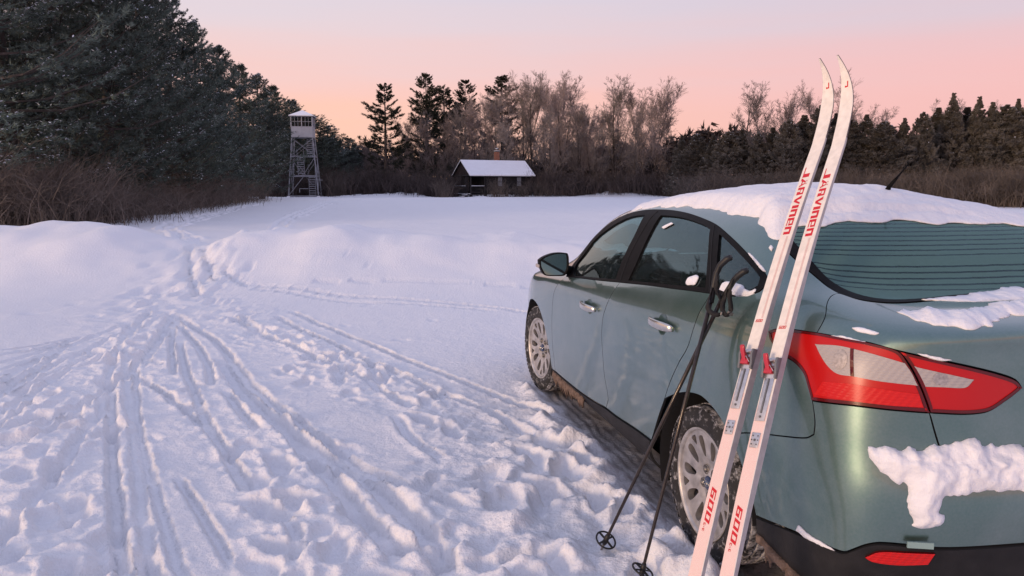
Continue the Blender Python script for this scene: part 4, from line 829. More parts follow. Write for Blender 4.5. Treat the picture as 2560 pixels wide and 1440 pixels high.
def tyre_mat():
    m, nt, b = new_mat('tyre_with_packed_snow'); N = nt.nodes.new; L = nt.links.new
    tc = N('ShaderNodeTexCoord'); n = N('ShaderNodeTexNoise'); n.inputs['Scale'].default_value = 26; n.inputs['Detail'].default_value = 7; n.inputs['Roughness'].default_value = .7; L(tc.outputs['Object'], n.inputs['Vector'])
    r = N('ShaderNodeValToRGB'); r.color_ramp.elements[0].position = .54; r.color_ramp.elements[1].position = .74
    r.color_ramp.elements[0].color = (.018, .017, .017, 1); r.color_ramp.elements[1].color = (.55, .54, .55, 1)
    sx = N('ShaderNodeSeparateXYZ'); L(tc.outputs['Object'], sx.inputs[0]); cv = N('ShaderNodeCombineXYZ'); L(sx.outputs['X'], cv.inputs[0]); L(sx.outputs['Z'], cv.inputs[1]); ln_ = N('ShaderNodeVectorMath'); ln_.operation = 'LENGTH'; L(cv.outputs[0], ln_.inputs[0])
    tm = N('ShaderNodeMapRange'); tm.inputs['From Min'].default_value = .296; tm.inputs['From Max'].default_value = .308; tm.inputs['To Min'].default_value = 0; tm.inputs['To Max'].default_value = .13; L(ln_.outputs['Value'], tm.inputs['Value'])
    am = N('ShaderNodeMath'); am.operation = 'ADD'; L(n.outputs['Fac'], am.inputs[0]); L(tm.outputs[0], am.inputs[1])
    L(am.outputs[0], r.inputs[0]); L(r.outputs[0], b.inputs['Base Color']); b.inputs['Roughness'].default_value = .8
    bp = N('ShaderNodeBump'); bp.inputs['Strength'].default_value = .4; bp.inputs['Distance'].default_value = .004; L(n.outputs['Fac'], bp.inputs['Height']); L(bp.outputs[0], b.inputs['Normal'])
    return m
M['tyre'] = tyre_mat(); M['dark_metal'] = simple('dull_steel', (.20, .19, .18), .45, metal=.7, var=.3, vscale=30)
for wx_, st in ((0.0, 0.0), (2.649, radians(6.5))):
    for sd in (1, -1):
        w = make_wheel(car, (wx_, sd * .765, .316), st, sd)

def make_mirror(side):
    H = [(1.063, 1.038), (1.037, 1.057), (1.001, 1.072), (.966, 1.081), (.921, 1.083), (.886, 1.079), (.879, 1.06), (.877, 1.01), (.879, .985), (.893, .953), (.908, .941), (.965, .940), (1.015, .943), (1.033, .951), (1.054, .988), (1.061, 1.006)]
    P = resample(np.array(H), .012, 1.0); c = P.mean(0); V = []; F = []; n = len(P)
    prof = [(1.855, 1.0), (1.875, 1.02), (1.92, 1.0), (1.965, .88), (1.995, .62), (2.005, .25)]
    inner = [(1.857, .93), (1.868, .925)]
    for x, s_ in inner[::-1] + prof:
        V += [(x, side * (c[0] + (p[0] - c[0]) * s_), c[1] + (p[1] - c[1]) * s_) for p in P]
    m = len(inner) + len(prof)
    F = [(r * n + i, r * n + (i + 1) % n, (r + 1) * n + (i + 1) % n, (r + 1) * n + i) for r in range(m - 1) for i in range(n)] + [tuple(range((m - 1) * n, m * n))]
    b = MB(); b.add(V, F); o = b.build('door_mirror', M['blacktrim'], car, True)
    g = MB(); g.add([(1.867 + .03 * (.97 - p[0]), side * (c[0] + (p[0] - c[0]) * .935), c[1] + (p[1] - c[1]) * .935) for p in P], [tuple(range(n))]); g.build('mirror_glass', M['mirror'], o)
    a = MB(); a.tube([(1.94, side * .89, .975), (1.95, side * .85, .965), (1.95, side * .80, .955)], [.032, .03, .03], 10); a.build('mirror_arm', M['blacktrim'], o, True)
    b = MB(); b.box((1.90, side * 1.066, 1.003), (.07, .012, .022)); b.build('indicator', M['clear_lens'], o, bevel=.004)
make_mirror(1); make_mirror(-1)

def make_interior():
    # seats: cushion, back and head restraint with soft edges
    for sd in (1, -1):
        s = MB(); s.box((1.15, sd * .37, .50), (.52, .48, .16)); s.box((.86, sd * .37, .80), (.13, .46, .62), Matrix.Rotation(-.25, 3, 'Y'))
        st = s.build('front_seat', M['interior'], car, bevel=.05, seg=3)
        h = MB(); h.box((.74, sd * .37, 1.19), (.10, .25, .18), Matrix.Rotation(-.2, 3, 'Y')); h.build('headrest', M['interior'], st, bevel=.04, seg=3)
        for e in (-.06, .06): MB().tube([(.765, sd * .37 + e, 1.05), (.745, sd * .37 + e, 1.14)], .007, 6).build('headrest_post', M['chrome'], st)
    s = MB(); s.box((.18, 0, .50), (.50, 1.28, .18)); s.box((-.12, 0, .80), (.15, 1.26, .56), Matrix.Rotation(-.35, 3, 'Y')); rs = s.build('rear_seat', M['interior'], car, bevel=.05, seg=3)
    for y in (-.38, 0, .38):
        h = MB(); h.box((-.24, y, 1.09), (.10, .22 if y else .2, .13), Matrix.Rotation(-.3, 3, 'Y')); h.build('headrest', M['interior'], rs, bevel=.035, seg=3)
    MB().box((-.38, 0, 1.055), (.42, 1.16, .03)).build('parcel_shelf', M['interior'], car)
    d = MB(); d.prism([(1.72, .75), (1.66, .90), (1.75, .97), (2.25, .97), (2.25, .7), (1.8, .68)], -.70, .70, 1); d.build('dashboard', M['interior'], car, bevel=.03, seg=2)
    b = MB(); b.tube([(1.60 - .045 * sin(a) , .37 + .185 * cos(a), .93 + .185 * sin(a) * .93) for a in np.linspace(0, 2 * pi, 36, endpoint=False)], .014, 8, closed=True)
    b.bar((1.61, .19, .93), (1.61, .55, .93), .03, .02); b.bar((1.61, .37, .76), (1.61, .37, .93), .03, .02); b.lathe([(0, .0), (.06, 0), (.07, .03)], 16, Matrix.Translation((1.60, .37, .93)) @ Matrix.Rotation(pi / 2, 4, 'Y')); b.bar((1.62, .37, .92), (1.85, .37, .80), .05, .05)
    b.build('steering_wheel', M['plastic'], car, True)
    b = MB(); b.box((1.52, 0, 1.31), (.03, .24, .06)); b.bar((1.53, 0, 1.33), (1.60, 0, 1.40), .02); b.build('rear_view_mirror', M['plastic'], car, bevel=.01)
make_interior()
# roof aerial
def make_aerial():
    b = MB(); b.tube([(.14, 0, 1.425), (.135, 0, 1.475), (.125, 0, 1.49), (.085, 0, 1.525)], [.016, .012, .009, .006], 10); a = b.build('aerial', M['blacktrim'], car, True)
    b = MB(); b.tube([(.085, 0, 1.525), (.06, 0, 1.547), (.02, 0, 1.583)], [.0055, .004, .003], 6); b.build('mast', M['blacktrim'], a, True)
make_aerial()
# ------------------------------------------------------------------ skis and poles leaning on the car
M['ski_white'] = simple('ski_cream_topsheet', (.84, .77, .67), .32, var=.09, vscale=45, coat=.3)
M['ski_side'] = simple('ski_grey_sidewall', (.46, .43, .42), .5, var=.12, vscale=40)
M['ski_red'] = simple('ski_red_print', (.62, .010, .018), .4)
M['ski_pale_red'] = simple('ski_pale_red_line', (.72, .42, .38), .4)
M['ski_edge'] = simple('ski_worn_dark_edge', (.10, .075, .07), .5)
M['binding_metal'] = simple('binding_pressed_steel', (.62, .60, .59), .32, metal=.85, var=.15, vscale=60)
M['binding_grey'] = simple('binding_grey_plastic', (.16, .165, .17), .45)
M['binding_red'] = simple('binding_red_plastic', (.50, .025, .045), .38, coat=.3)
def ski_pink():
    m, nt, b = new_mat('ski_printed_weave'); N = nt.nodes.new; L = nt.links.new
    tc = N('ShaderNodeTexCoord'); br = N('ShaderNodeTexBrick'); br.inputs['Scale'].default_value = 260; br.inputs['Mortar Size'].default_value = .03
    br.inputs['Color1'].default_value = (.84, .58, .51, 1); br.inputs['Color2'].default_value = (.82, .52, .46, 1); br.inputs['Mortar'].default_value = (.86, .78, .70, 1)
    L(tc.outputs['Object'], br.inputs['Vector']); L(br.outputs[0], b.inputs['Base Color']); b.inputs['Roughness'].default_value = .35
    return m
M['ski_pink'] = ski_pink()
# letters as strokes in a (reading direction, height) box
GLY = {
 'J': (1.95, [[(0, 0), (1.2, 0), (1.2, .14), (0, .14)], [(1.2, 0), (1.85, 0), (1.85, 1), (1.2, 1)]]),
 'Ä': (1.72, [[(0, 0), (.5, 0), (.95, .8), (.7, .8)], [(1.35, 0), (1.6, 0), (1.15, .8), (.95, .8)], [(.6125, .2), (1.25, .2), (1.17, .36), (.7025, .36)], [(.55, .88), (.72, .88), (.72, 1), (.55, 1)], [(1.05, .88), (1.22, .88), (1.22, 1), (1.05, 1)]]),
 'R': (1.5, [[(0, 0), (.42, 0), (.42, 1), (0, 1)], [(.42, .82), (1.3, .82), (1.3, 1), (.42, 1)], [(1.0, .5), (1.3, .5), (1.3, .82), (1.0, .82)], [(.42, .42), (1.3, .42), (1.3, .5), (.42, .5)], [(.78, 0), (1.35, 0), (1.3, .42), (.78, .42)]]),
 'V': (1.65, [[(0, 1), (.55, 1), (.82, .35), (.6, 0)], [(.6, 0), (1.0, 0), (1.55, 1), (1.25, 1), (.82, .35)]]),
 'I': (.68, [[(0, 0), (.5, 0), (.5, 1), (0, 1)]]),
 'N': (1.5, [[(0, 0), (.42, 0), (.42, 1), (0, 1)], [(.42, .75), (1.3, .75), (1.3, 1), (.42, 1)], [(.85, 0), (1.3, 0), (1.3, .75), (.85, .75)]]),
 'E': (1.5, [[(0, 0), (.42, 0), (.42, 1), (0, 1)], [(.42, .8), (1.3, .8), (1.3, 1), (.42, 1)], [(1.0, .45), (1.3, .45), (1.3, .8), (1.0, .8)], [(.42, .33), (1.3, .33), (1.3, .45), (.42, .45)], [(.42, 0), (1.3, 0), (1.3, .12), (.42, .12)]]),
 '6': (1.2, [[(0, 0), (.3, 0), (.3, 1), (0, 1)], [(.3, .84), (1, .84), (1, 1), (.3, 1)], [(.3, .44), (1, .44), (1, .6), (.3, .6)], [(.7, .16), (1, .16), (1, .44), (.7, .44)], [(.3, 0), (1, 0), (1, .16), (.3, .16)]]),
 '0': (1.2, [[(0, 0), (.3, 0), (.3, 1), (0, 1)], [(.3, .84), (1, .84), (1, 1), (.3, 1)], [(.7, .16), (1, .16), (1, .84), (.7, .84)], [(.3, 0), (1, 0), (1, .16), (.3, .16)]]),
 'c': (1.1, [[(0, 0), (.3, 0), (.3, 1), (0, 1)], [(.3, .75), (.9, .75), (.9, 1), (.3, 1)], [(.3, 0), (.9, 0), (.9, .25), (.3, .25)]]),
 '-': (.9, [[(.1, .38), (.6, .38), (.6, .62), (.1, .62)]]),
 'j': (1.0, [[(0, 0), (.3, 0), (.3, .35), (0, .35)], [(.3, 0), (1, 0), (1, .25), (.3, .25)], [(.68, .25), (1, .25), (1, 1.15), (.68, 1.15)]]),
}
def make_ski(g, a, n, w, Lc, A, label, marks):
    """g tail on the snow, a axis, n top-face normal, w towards the right edge seen from the front; Lc straight length up to the shovel"""
    g, a, n, w = (Vector(q) for q in (g, a, n, w))
    r = empty('ski', g, 0, label, 'ski', 'pair of skis leaning on the car')
    TIP = .35; LT = Lc + TIP
    def centre(s):
        s = float(s); q = min(max(s / Lc, 0), 1); p = a * s + n * (A * 4 * q * (1 - q))
        if s > Lc + .05:
            e = s - (Lc + .05); p = p + n * (.08 * e * e + 3.7 * e ** 3) - a * (2.0 * e ** 3)
        return p
    def width(s):
        q = s / LT; wd = .0225 + .0035 * abs(q - .45) * 2
        if s > LT - .20: e = (s - (LT - .20)) / .20; wd *= max(.10, 1 - e ** 1.6 * .92)
        if s < .03: wd *= .8 + .2 * s / .03
        return wd
    def thick(s):
        q = s / LT; t = .0115 + .017 * math.exp(-((q - .42) / .20) ** 2)
        if q > .8: t = .0115 - .006 * min(1, (q - .8) / .12)
        return t
    S_ = np.concatenate([np.linspace(0, Lc - .15, 60), np.linspace(Lc - .14, LT, 34)])
    def nrm(s): t = (centre(s + .005) - centre(s - .005)).normalized(); return (n - t * n.dot(t)).normalized()
    V = []; F = []; idx = []
    for s in S_:
        c = centre(s); nn = nrm(s); hw = width(s); th = thick(s); cb = .0016
        V += [c - w * (hw - cb), c + w * (hw - cb), c + w * hw - nn * cb, c + w * hw - nn * th, c - w * hw - nn * th, c - w * hw - nn * cb]
    m = 6; split_lo = .80 
    for i in range(len(S_) - 1):
        for k in range(m):
            F.append((i * m + k, (i + 1) * m + k, (i + 1) * m + (k + 1) % m, i * m + (k + 1) % m))
            top = k in (0, 1, 5); lo = S_[i] < marks['pink']
            idx.append((2 if lo else 0) if top and k == 0 else (0 if top else (1 if S_[i] < Lc + .02 else 3)))
    F += [tuple(range(m)), tuple(range((len(S_) - 1) * m, len(S_) * m))[::-1]]; idx += [1, 3]
    o = mesh('ski_body', [tuple(v) for v in V], F, [M['ski_white'], M['ski_side'], M['ski_pink'], M['ski_edge']], r, False, idx)
    bm = bmesh.new(); bm.from_mesh(o.data); bmesh.ops.recalc_face_normals(bm, faces=bm.faces); bm.to_mesh(o.data); bm.free()
    def put(quads, name, mat, lift=.0006):
        Vv = []; Ff = []
        for q in quads:
            k = len(Vv); cen_ = [sum(c) / len(q) for c in zip(*q)]
            for s, t in q: Vv.append(tuple(centre(s) + w * t + nrm(s) * lift))
            Ff.append(tuple(range(k, k + len(q))))
        b = mesh(name, Vv, Ff, mat, r); return b
    def line_text(txt, s0, us, ut, t0, name, mat, slant=0.0):
        """reads down the ski: reading direction is -s, letter tops towards +w"""
        x = 0; Q = []
        for ch in txt:
            adv, qs = GLY[ch]
            for q in qs: Q.append([(s0 - (x + p[0] + slant * p[1]) * us, t0 + p[1] * ut) for p in q])
            x += adv
        # subdivide long strokes so that they follow the bend of the ski
        put(Q, name, mat)
    def cross_text(txt, s0, us, ut, t0, name, mat):
        x = 0; Q = []
        for ch in txt:
            adv, qs = GLY[ch]
            for q in qs: Q.append([(s0 + p[1] * ut, t0 + (x + p[0] + .22 * p[1]) * us) for p in q])
            x += adv
        put(Q, name, mat)
    line_text('JÄRVINEN', marks['name'], marks['name_len'] / 11.9, .026, -.0140, 'name_print', M['ski_red'])
    cross_text('j', marks['logo'], .012, .020, -.005, 'logo_print', M['ski_red'])
    cross_text('600', marks['num'], .0075, .0105, -.015, 'number_print', M['ski_red'])
    line_text('600', marks['big'], .030, .021, -.010, 'large_number_print', M['ski_red'], .35)
    line_text('c-c', marks['cc'], .0085, .0075, -.010, 'small_print', M['ski_red'])
    a0, a1 = marks['lines']; Q = []
    for t in (.0035, .0062, .0089):
        ss = np.linspace(a0, a1, 8)
        for p, q in zip(ss[:-1], ss[1:]): Q.append([(p, t), (q, t), (q, t + .0011), (p, t + .0011)])
    put(Q, 'stripe_print', M['ski_pale_red'], .0004)
    # binding: pressed plate, side cheeks, clip, heel rail and screwed heel plate
    sb = marks['bind']; F4 = lambda s: Matrix((w.to_4d(), ((centre(s + .01) - centre(s - .01)).normalized()).to_4d(), nrm(s).to_4d(), Vector((0, 0, 0, 1)))).transposed()
    def local(s):
        t = (centre(s + .01) - centre(s - .01)).normalized(); nn = nrm(s); R = Matrix((w, t, nn)).transposed(); return R, centre(s)
    R, c = local(sb); P = lambda x, y, z: c + R @ Vector((x, y, z))
    bd = MB(); bd.box(P(0, 0, .0015), (.046, .066, .003), R); bd.box(P(0, .026, .006), (.030, .012, .010), R); o1 = bd.build('toe_plate', M['binding_metal'], r, bevel=.0012)
    for sg in (-1, 1):
        b = MB(); poly = [(-.033, 0), (-.033, .010), (-.012, .014), (.012, .022), (.030, .020), (.035, .0)]
        V = [P(sg * .023 + e, p[0], p[1]) for e in (-.0035 * sg, .0035 * sg) for p in poly]; k = len(poly)
        b.add(V, [tuple(range(k))[::-1], tuple(range(k, 2 * k))] + [(i, (i + 1) % k, k + (i + 1) % k, k + i) for i in range(k)]); b.build('side_cheek', M['binding_grey'], o1, bevel=.001)
        b = MB()
        for q in range(4): b.box(P(sg * .0265, -.028 + q * .006, .007), (.003, .003, .010), R)
        b.build('cheek_rib', M['binding_grey'], o1)
    b = MB(); lev = [(-.012, .004), (-.014, .012), (-.004, .018), (.005, .024), (.016, .034), (.030, .041), (.036, .039), (.033, .033), (.022, .026), (.013, .016), (.010, .005)]
    V = [P(e - .006, p[0], p[1]) for e in (-.0075, .0075) for p in lev]; k = len(lev)
    b.add(V, [tuple(range(k))[::-1], tuple(range(k, 2 * k))] + [(i, (i + 1) % k, k + (i + 1) % k, k + i) for i in range(k)]); b.box(P(-.004, -.010, .008), (.030, .018, .012), R); o2 = b.build('clip_lever', M['binding_red'], r, bevel=.002)
    b = MB(); b.tube([P(-.016, -.004, .012), P(.004, .004, .020), P(.014, -.012, .010)], .0014, 6); b.build('bail_wire', M['binding_metal'], o2)
    R, c = local(sb - .098); b = MB(); P = lambda x, y, z: c + R @ Vector((x, y, z)); b.box(P(0, 0, .001), (.034, .138, .003), R); pl = b.build('boot_plate', M['binding_metal'], r, bevel=.001)
    b = MB(); b.box(P(0, .01, .004), (.005, .11, .004), R); b.build('guide_ridge', M['binding_grey'], pl, bevel=.0015)
    b = MB(); b.lathe([(0, .0035), (.003, .003), (.0042, 0)], 10, Matrix.Translation(P(0, -.056, .0025)) @ R.to_4x4()); b.build('screw', M['dark_metal'], pl)
    R, c = local(marks['heel']); P = lambda x, y, z: c + R @ Vector((x, y, z)); b = MB(); b.box(P(0, 0, .001), (.030, .046, .003), R); hp = b.build('heel_plate', M['binding_metal'], r, bevel=.0014)
    for sx, sy in ((0, 0), (-.009, .013), (.009, .013), (-.009, -.013), (.009, -.013), (-.011, 0), (.011, 0)):
        b = MB(); b.lathe([(0, .001), (.0022 if sx or sy else .0038, .0008), (.0026 if sx or sy else .0046, -.001)], 8, Matrix.Translation(P(sx, sy, .003)) @ R.to_4x4()); b.build('screw', M['dark_metal'], hp)
    return r

MK = dict(name=1.828, name_len=.285, logo=2.165, num=1.211, big=.660, cc=.550, lines=(1.226, 1.538), bind=1.078, heel=.85, pink=.940)
make_ski((.430, 1.965, 0), (.3398, .4035, .8496), (-.762, -.412, .5), (.551, -.817, .168), 1.931, .054, 'white cross-country ski with red lettering, the one nearer the rear door', MK)
MK = dict(name=1.818, name_len=.275, logo=2.15, num=1.210, big=.656, cc=.548, lines=(1.224, 1.538), bind=1.076, heel=.85, pink=.938)
make_ski((.482, 1.831, 0), (.325, .412, .851), (-.770, -.408, .491), (.550, -.815, .184), 1.919, .056, 'white cross-country ski with red lettering, the one crossing the tail light', MK)
# ---------------- poles
M['pole_shaft'] = simple('pole_black_bronze', (.030, .020, .014), .28, metal=.3, var=.4, vscale=60, coat=.4)
M['pole_black'] = simple('pole_black_plastic', (.010, .010, .010), .5)
M['strap'] = simple('nylon_strap', (.012, .011, .011), .8, bump=.2, bscale=500)
def make_pole(bot, top, grip, strap, label, roll):
    bot, top = Vector((bot[0], bot[1], max(ground_z(bot[0], bot[1]) + .015, bot[2] - .02))), Vector(top); d = (top - bot).normalized()
    r = empty('ski_pole', bot, 0, label, 'ski pole', 'pair of ski poles leaning on the car'); q = lambda p: Vector(p) - bot
    b = MB(); n = 10; b.tube([q(bot + (top - bot) * t) for t in (0, .05, .5, 1)], [.0052, .0062, .0074, .0080], 12); b.build('shaft', M['pole_shaft'], r, True)
    b = MB(); b.tube([q(bot - d * .075), q(bot - d * .03), q(bot + d * .02)], [.0014, .0045, .0062], 8); b.build('tip', M['dark_metal'], r, True)
    x = d.cross(Vector((0, 0, 1))).normalized(); z = x.cross(d)
    R = Matrix((x, z, d)).transposed() @ Matrix.Rotation(roll, 3, 'Z')
    b = MB(); tilt = Matrix.Rotation(.22, 3, 'X')
    ring = [R @ (tilt @ Vector((.041 * cos(a), .041 * sin(a), .0))) for a in np.linspace(0, 2 * pi, 40, endpoint=False)]
    b.tube([p + d * .012 for p in ring], .0038, 8, closed=True); bk = b.build('basket', M['pole_black'], r, True)
    for k in range(4):
        a = pi / 4 + k * pi / 2; b = MB(); e = R @ (tilt @ Vector((.040 * cos(a), .040 * sin(a), 0))) + d * .012; b.bar(d * .014, e, .010, .004); b.build('basket_arm', M['pole_black'], bk, bevel=.001)
    b = MB(); b.tube([d * -.012, d * .0, d * .03, d * .042], [.007, .011, .011, .007], 12); b.build('basket_hub', M['pole_black'], bk, True)
    G = [q(p) for p in grip]; b = MB(); b.tube(G, [.0095, .0105, .010, .0105, .0115, .012, .010][:len(G)], 14); b.build('grip', M['pole_black'], r, True)
    # flat strap loop
    P = [q(p) for p in smooth3(strap)]; V = []; F = []; wd = .0085
    for i, p in enumerate(P):
        t = (P[min(i + 1, len(P) - 1)] - P[max(i - 1, 0)]).normalized(); up = (d + x * .6 * sin(i * .25)).normalized(); s_ = (up - t * up.dot(t)).normalized(); nn = t.cross(s_).normalized()
        V += [p - s_ * wd - nn * .0012, p + s_ * wd - nn * .0012, p + s_ * wd + nn * .0012, p - s_ * wd + nn * .0012]
    for i in range(len(P) - 1):
        for k in range(4): F.append((i * 4 + k, i * 4 + (k + 1) % 4, i * 4 + 4 + (k + 1) % 4, i * 4 + 4 + k))
    b = MB(); b.add([tuple(v) for v in V], F); st = b.build('strap', M['strap'], r, True)
    b = MB(); b.box(P[len(P) // 2], (.022, .007, .014), R); b.build('strap_buckle', M['dark_metal'], st, bevel=.002)
    return r
def smooth3(P, n=7):
    P = np.array(P, float); Q = np.vstack([2 * P[0] - P[1], P, 2 * P[-1] - P[-2]]); o = []
    for i in range(1, len(Q) - 2):
        for k in range(n):
            t = k / n; o.append(.5 * ((2*Q[i]) + (-Q[i-1] + Q[i+1])*t + (2*Q[i-1] - 5*Q[i] + 4*Q[i+1] - Q[i+2])*t*t + (-Q[i-1] + 3*Q[i] - 3*Q[i+1] + Q[i+2])*t**3))
    o.append(P[-1]); return [tuple(p) for p in o]
make_pole((.491, 2.706, .062), (.7185, 2.712, 1.085), [(.7185, 2.712, 1.075), (.724, 2.716, 1.11), (.729, 2.719, 1.145), (.735, 2.718, 1.18), (.746, 2.706, 1.213), (.764, 2.690, 1.236), (.776, 2.680, 1.243)],
          [(.742, 2.705, 1.205), (.728, 2.69, 1.17), (.729, 2.685, 1.13), (.745, 2.68, 1.09), (.752, 2.672, 1.055), (.735, 2.662, 1.040), (.712, 2.67, 1.045), (.700, 2.69, 1.065), (.708, 2.70, 1.10), (.722, 2.706, 1.13)], 'black ski pole with the taller grip, its basket nearer the rear wheel', .3)
make_pole((.379, 2.942, .070), (.757, 2.692, 1.105), [(.754, 2.694, 1.095), (.767, 2.686, 1.118), (.777, 2.680, 1.14), (.785, 2.672, 1.16), (.795, 2.660, 1.178), (.810, 2.646, 1.195), (.822, 2.636, 1.202)],
          [(.79, 2.665, 1.172), (.775, 2.662, 1.15), (.77, 2.665, 1.11), (.775, 2.66, 1.07), (.772, 2.655, 1.045), (.757, 2.655, 1.040), (.747, 2.665, 1.06), (.755, 2.672, 1.10), (.765, 2.675, 1.13)], 'black ski pole with the lower grip, its basket farther from the car', 1.0)
# ------------------------------------------------------------------ snow lying on the car (each patch is a thing of its own)
CARM = Matrix.Translation((CAR_POS[0], CAR_POS[1], 0)) @ Matrix.Rotation(pi / 2 + CAR_H, 4, 'Z')
from mathutils.bvhtree import BVHTree
def car_bvh():
    I = np.arange(NV * NU).reshape(NV, NU); F = np.stack([I[:-1, :-1], I[:-1, 1:], I[1:, 1:], I[1:, :-1]], -1).reshape(-1, 4)
    V = BODY.reshape(-1, 3); V2 = V * [1, -1, 1]
    return BVHTree.FromPolygons(np.vstack([V, V2]).tolist(), np.vstack([F, F + len(V)]).tolist())
BV = car_bvh()
def edge_dist(V2, loop):
    d = np.full(len(V2), 1e9); A = loop; B = np.roll(loop, -1, 0)
    for a, b in zip(A, B):
        e = b - a; L = (e @ e) + 1e-12; t = np.clip(((V2 - a) @ e) / L, 0, 1); d = np.minimum(d, np.linalg.norm(V2 - a - t[:, None] * e, axis=1))
    return d
def snow_on_car(name, label, poly, fn, thick, step, rough=.012, seed=1, jitter=.008, jf=25):
    """patch over fn(a, b) -> point, outward direction; thick(a, b, edge distance) -> depth"""
    O = resample(np.array(poly, float), step * .7, 1.4); rs = np.arange(len(O))
    O = O + jitter * np.stack([fbm(O[:, 0] * jf, O[:, 1] * jf, seed, 3), fbm(O[:, 0] * jf + 9, O[:, 1] * jf + 7, seed + 5, 3)], -1)
    V2, T = tri_poly(O, (), step); ed = edge_dist(V2, O); p, n = fn(V2)
    h = thick(V2, ed) * (1 + .0 * ed); r = smooth01(ed, 0, .02)
    h = h + rough * r * fbm(V2[:, 0] * 14, V2[:, 1] * 14, seed + 9, 4) + .12 * rough * r * fbm(V2[:, 0] * 95, V2[:, 1] * 95, seed + 13, 2) + .28 * rough * r * fbm(V2[:, 0] * 50, V2[:, 1] * 50, seed + 11, 3); h = np.maximum(h, .0015)
    top = p + n * h[:, None]; bot = p - n * .003; nv = len(V2)
    cnt = {}
    for t in T.tolist():
        for a, b in ((t[0], t[1]), (t[1], t[2]), (t[2], t[0])): cnt[(a, b)] = 1
    rim = [(a, b) for (a, b) in cnt if (b, a) not in cnt]
    F = np.vstack([T, T[:, ::-1] + nv, np.array([(b, a, a + nv) for a, b in rim]), np.array([(b, a + nv, b + nv) for a, b in rim])])
    o = mesh(name, np.vstack([top, bot]), np.ascontiguousarray(F), M['car_snow'], None, True)
    bm = bmesh.new(); bm.from_mesh(o.data); bmesh.ops.recalc_face_normals(bm, faces=bm.faces); bm.to_mesh(o.data); bm.free()
    o.matrix_world = CARM; return prop(o, label, 'snow', 'snow lying on the car')
def on_roof(V2):
    P = []; 
    for x, y in V2:
        hit = BV.ray_cast(Vector((x, y, 2.2)), Vector((0, 0, -1))); P.append(hit[0] if hit[0] else Vector((x, y, 1.2)))
    return np.array(P), np.tile(np.array([0, 0, 1.0]), (len(V2), 1))
def roof_depth(V2, ed):
    x, y = V2[:, 0], V2[:, 1]
    base = .050 * (1 - np.exp(-(ed / .030) ** 1.4)) * (1.05 - .72 * smooth01(x, .5, 1.35))
    # slipped, terraced rear edge with a slump of loose snow below it
    w1 = x + .030 * fbm(y * 3.5, x * 2, 3, 3); w2 = x + .045 * fbm(y * 2.6, x * 2, 6, 3)
    ter = .036 * smooth01(w1, -.040, -.014) + .016 * smooth01(w2, .045, .075) + .010 * smooth01(w2, .11, .16)
    slump = (.013 + .006 * fbm(x * 40, y * 40, 8, 3)) * (1 - smooth01(w1, -.05, -.02))
    rear = 1 - smooth01(x, .15, .35)
    front = base
    lip = ter + slump * (1 - np.exp(-(ed / .012)))
    h = front * (1 - rear) + rear * np.minimum(lip * (1 - np.exp(-(ed / .022) ** 1.3)), .062)
    # thicker drooping lobe at the near rear corner
    h += .035 * np.exp(-((x - .02) / .10) ** 2 - ((y - .60) / .09) ** 2) * (1 - np.exp(-ed / .02))
    h = h * (1 - .92 * smooth01(-y, -.12, .45))
    return h
RSN = [(1.42, .628), (1.33, .622), (1.25, .630), (1.12, .612), (.993, .625), (.93, .598), (.86, .603), (.783, .596), (.68, .606), (.579, .606), (.47, .62), (.356, .622), (.27, .630), (.215, .642), (.14, .628), (.077, .634), (.04, .652), (-.002, .655), (-.06, .658), (-.113, .664), (-.14, .660), (-.135, .62), (-.10, .57), (-.105, .52), (-.118, .477), (-.105, .42), (-.097, .366), (-.12, .30), (-.116, .246), (-.105, .16), (-.12, .086), (-.15, .03), (-.168, -.013), (-.15, -.09), (-.163, -.154), (-.14, -.24), (-.142, -.321), (-.15, -.42), (-.13, -.5), (-.11, -.58), (-.04, -.64), (.10, -.635), (.3, -.625), (.6, -.61), (.9, -.61), (1.2, -.62), (1.4, -.615), (1.56, -.53), (1.66, -.36), (1.70, -.15), (1.71, .0), (1.70, .15), (1.66, .36), (1.55, .53)]
snow_on_car('roof_snow', 'thick white snow blanket covering the car roof', RSN, on_roof, roof_depth, .016, .004, 3, .014, 9)
def on_body(k=1.0):
    def f(V2):
        p = body(V2[:, 0], V2[:, 1]); n = body_n(V2[:, 0], V2[:, 1]); n = n + np.array([0, 0, k]); n /= np.linalg.norm(n, axis=1, keepdims=True); return p, n
    return f
LED = [(.841, .590), (.80, .603), (.77, .611), (.73, .607), (.696, .606), (.64, .622), (.592, .632), (.52, .634), (.44, .626), (.362, .622), (.2, .622), (0, .625), (-.3, .62), (-.55, .615), (-.62, .58), (-.55, .50), (-.3, .478), (0, .48), (.2, .474), (.374, .474), (.47, .480), (.56, .482), (.618, .476), (.628, .44), (.624, .40), (.635, .375), (.66, .366), (.695, .376), (.712, .41), (.718, .45), (.722, .50), (.748, .510), (.771, .519), (.80, .538), (.825, .56)]
snow_on_car('bumper_snow', 'lumpy strip of snow with a hanging tongue on the rear bumper', LED, on_body(.25), lambda V2, ed: .046 * (1 - np.exp(-(ed / .030))) , .0085, .014, 21, .010)
DK = [(.747, 1.000), (.70, 1.014), (.625, 1.024), (.54, 1.016), (.453, 1.016), (.38, 1.026), (.303, 1.042), (.2, 1.05), (.1, 1.055), (-.1, 1.05), (-.35, 1.045), (-.5, 1.02), (-.35, .995), (-.1, .99), (.1, .985), (.311, .986), (.391, .983), (.448, .974), (.48, .958), (.515, .951), (.558, .950), (.61, .956), (.648, .961), (.694, .976)]
snow_on_car('boot_snow', 'broken slab of snow lying on the boot lid', DK, on_body(1.0), lambda V2, ed: .028 * (1 - np.exp(-(ed / .028))), .0085, .010, 31, .009)
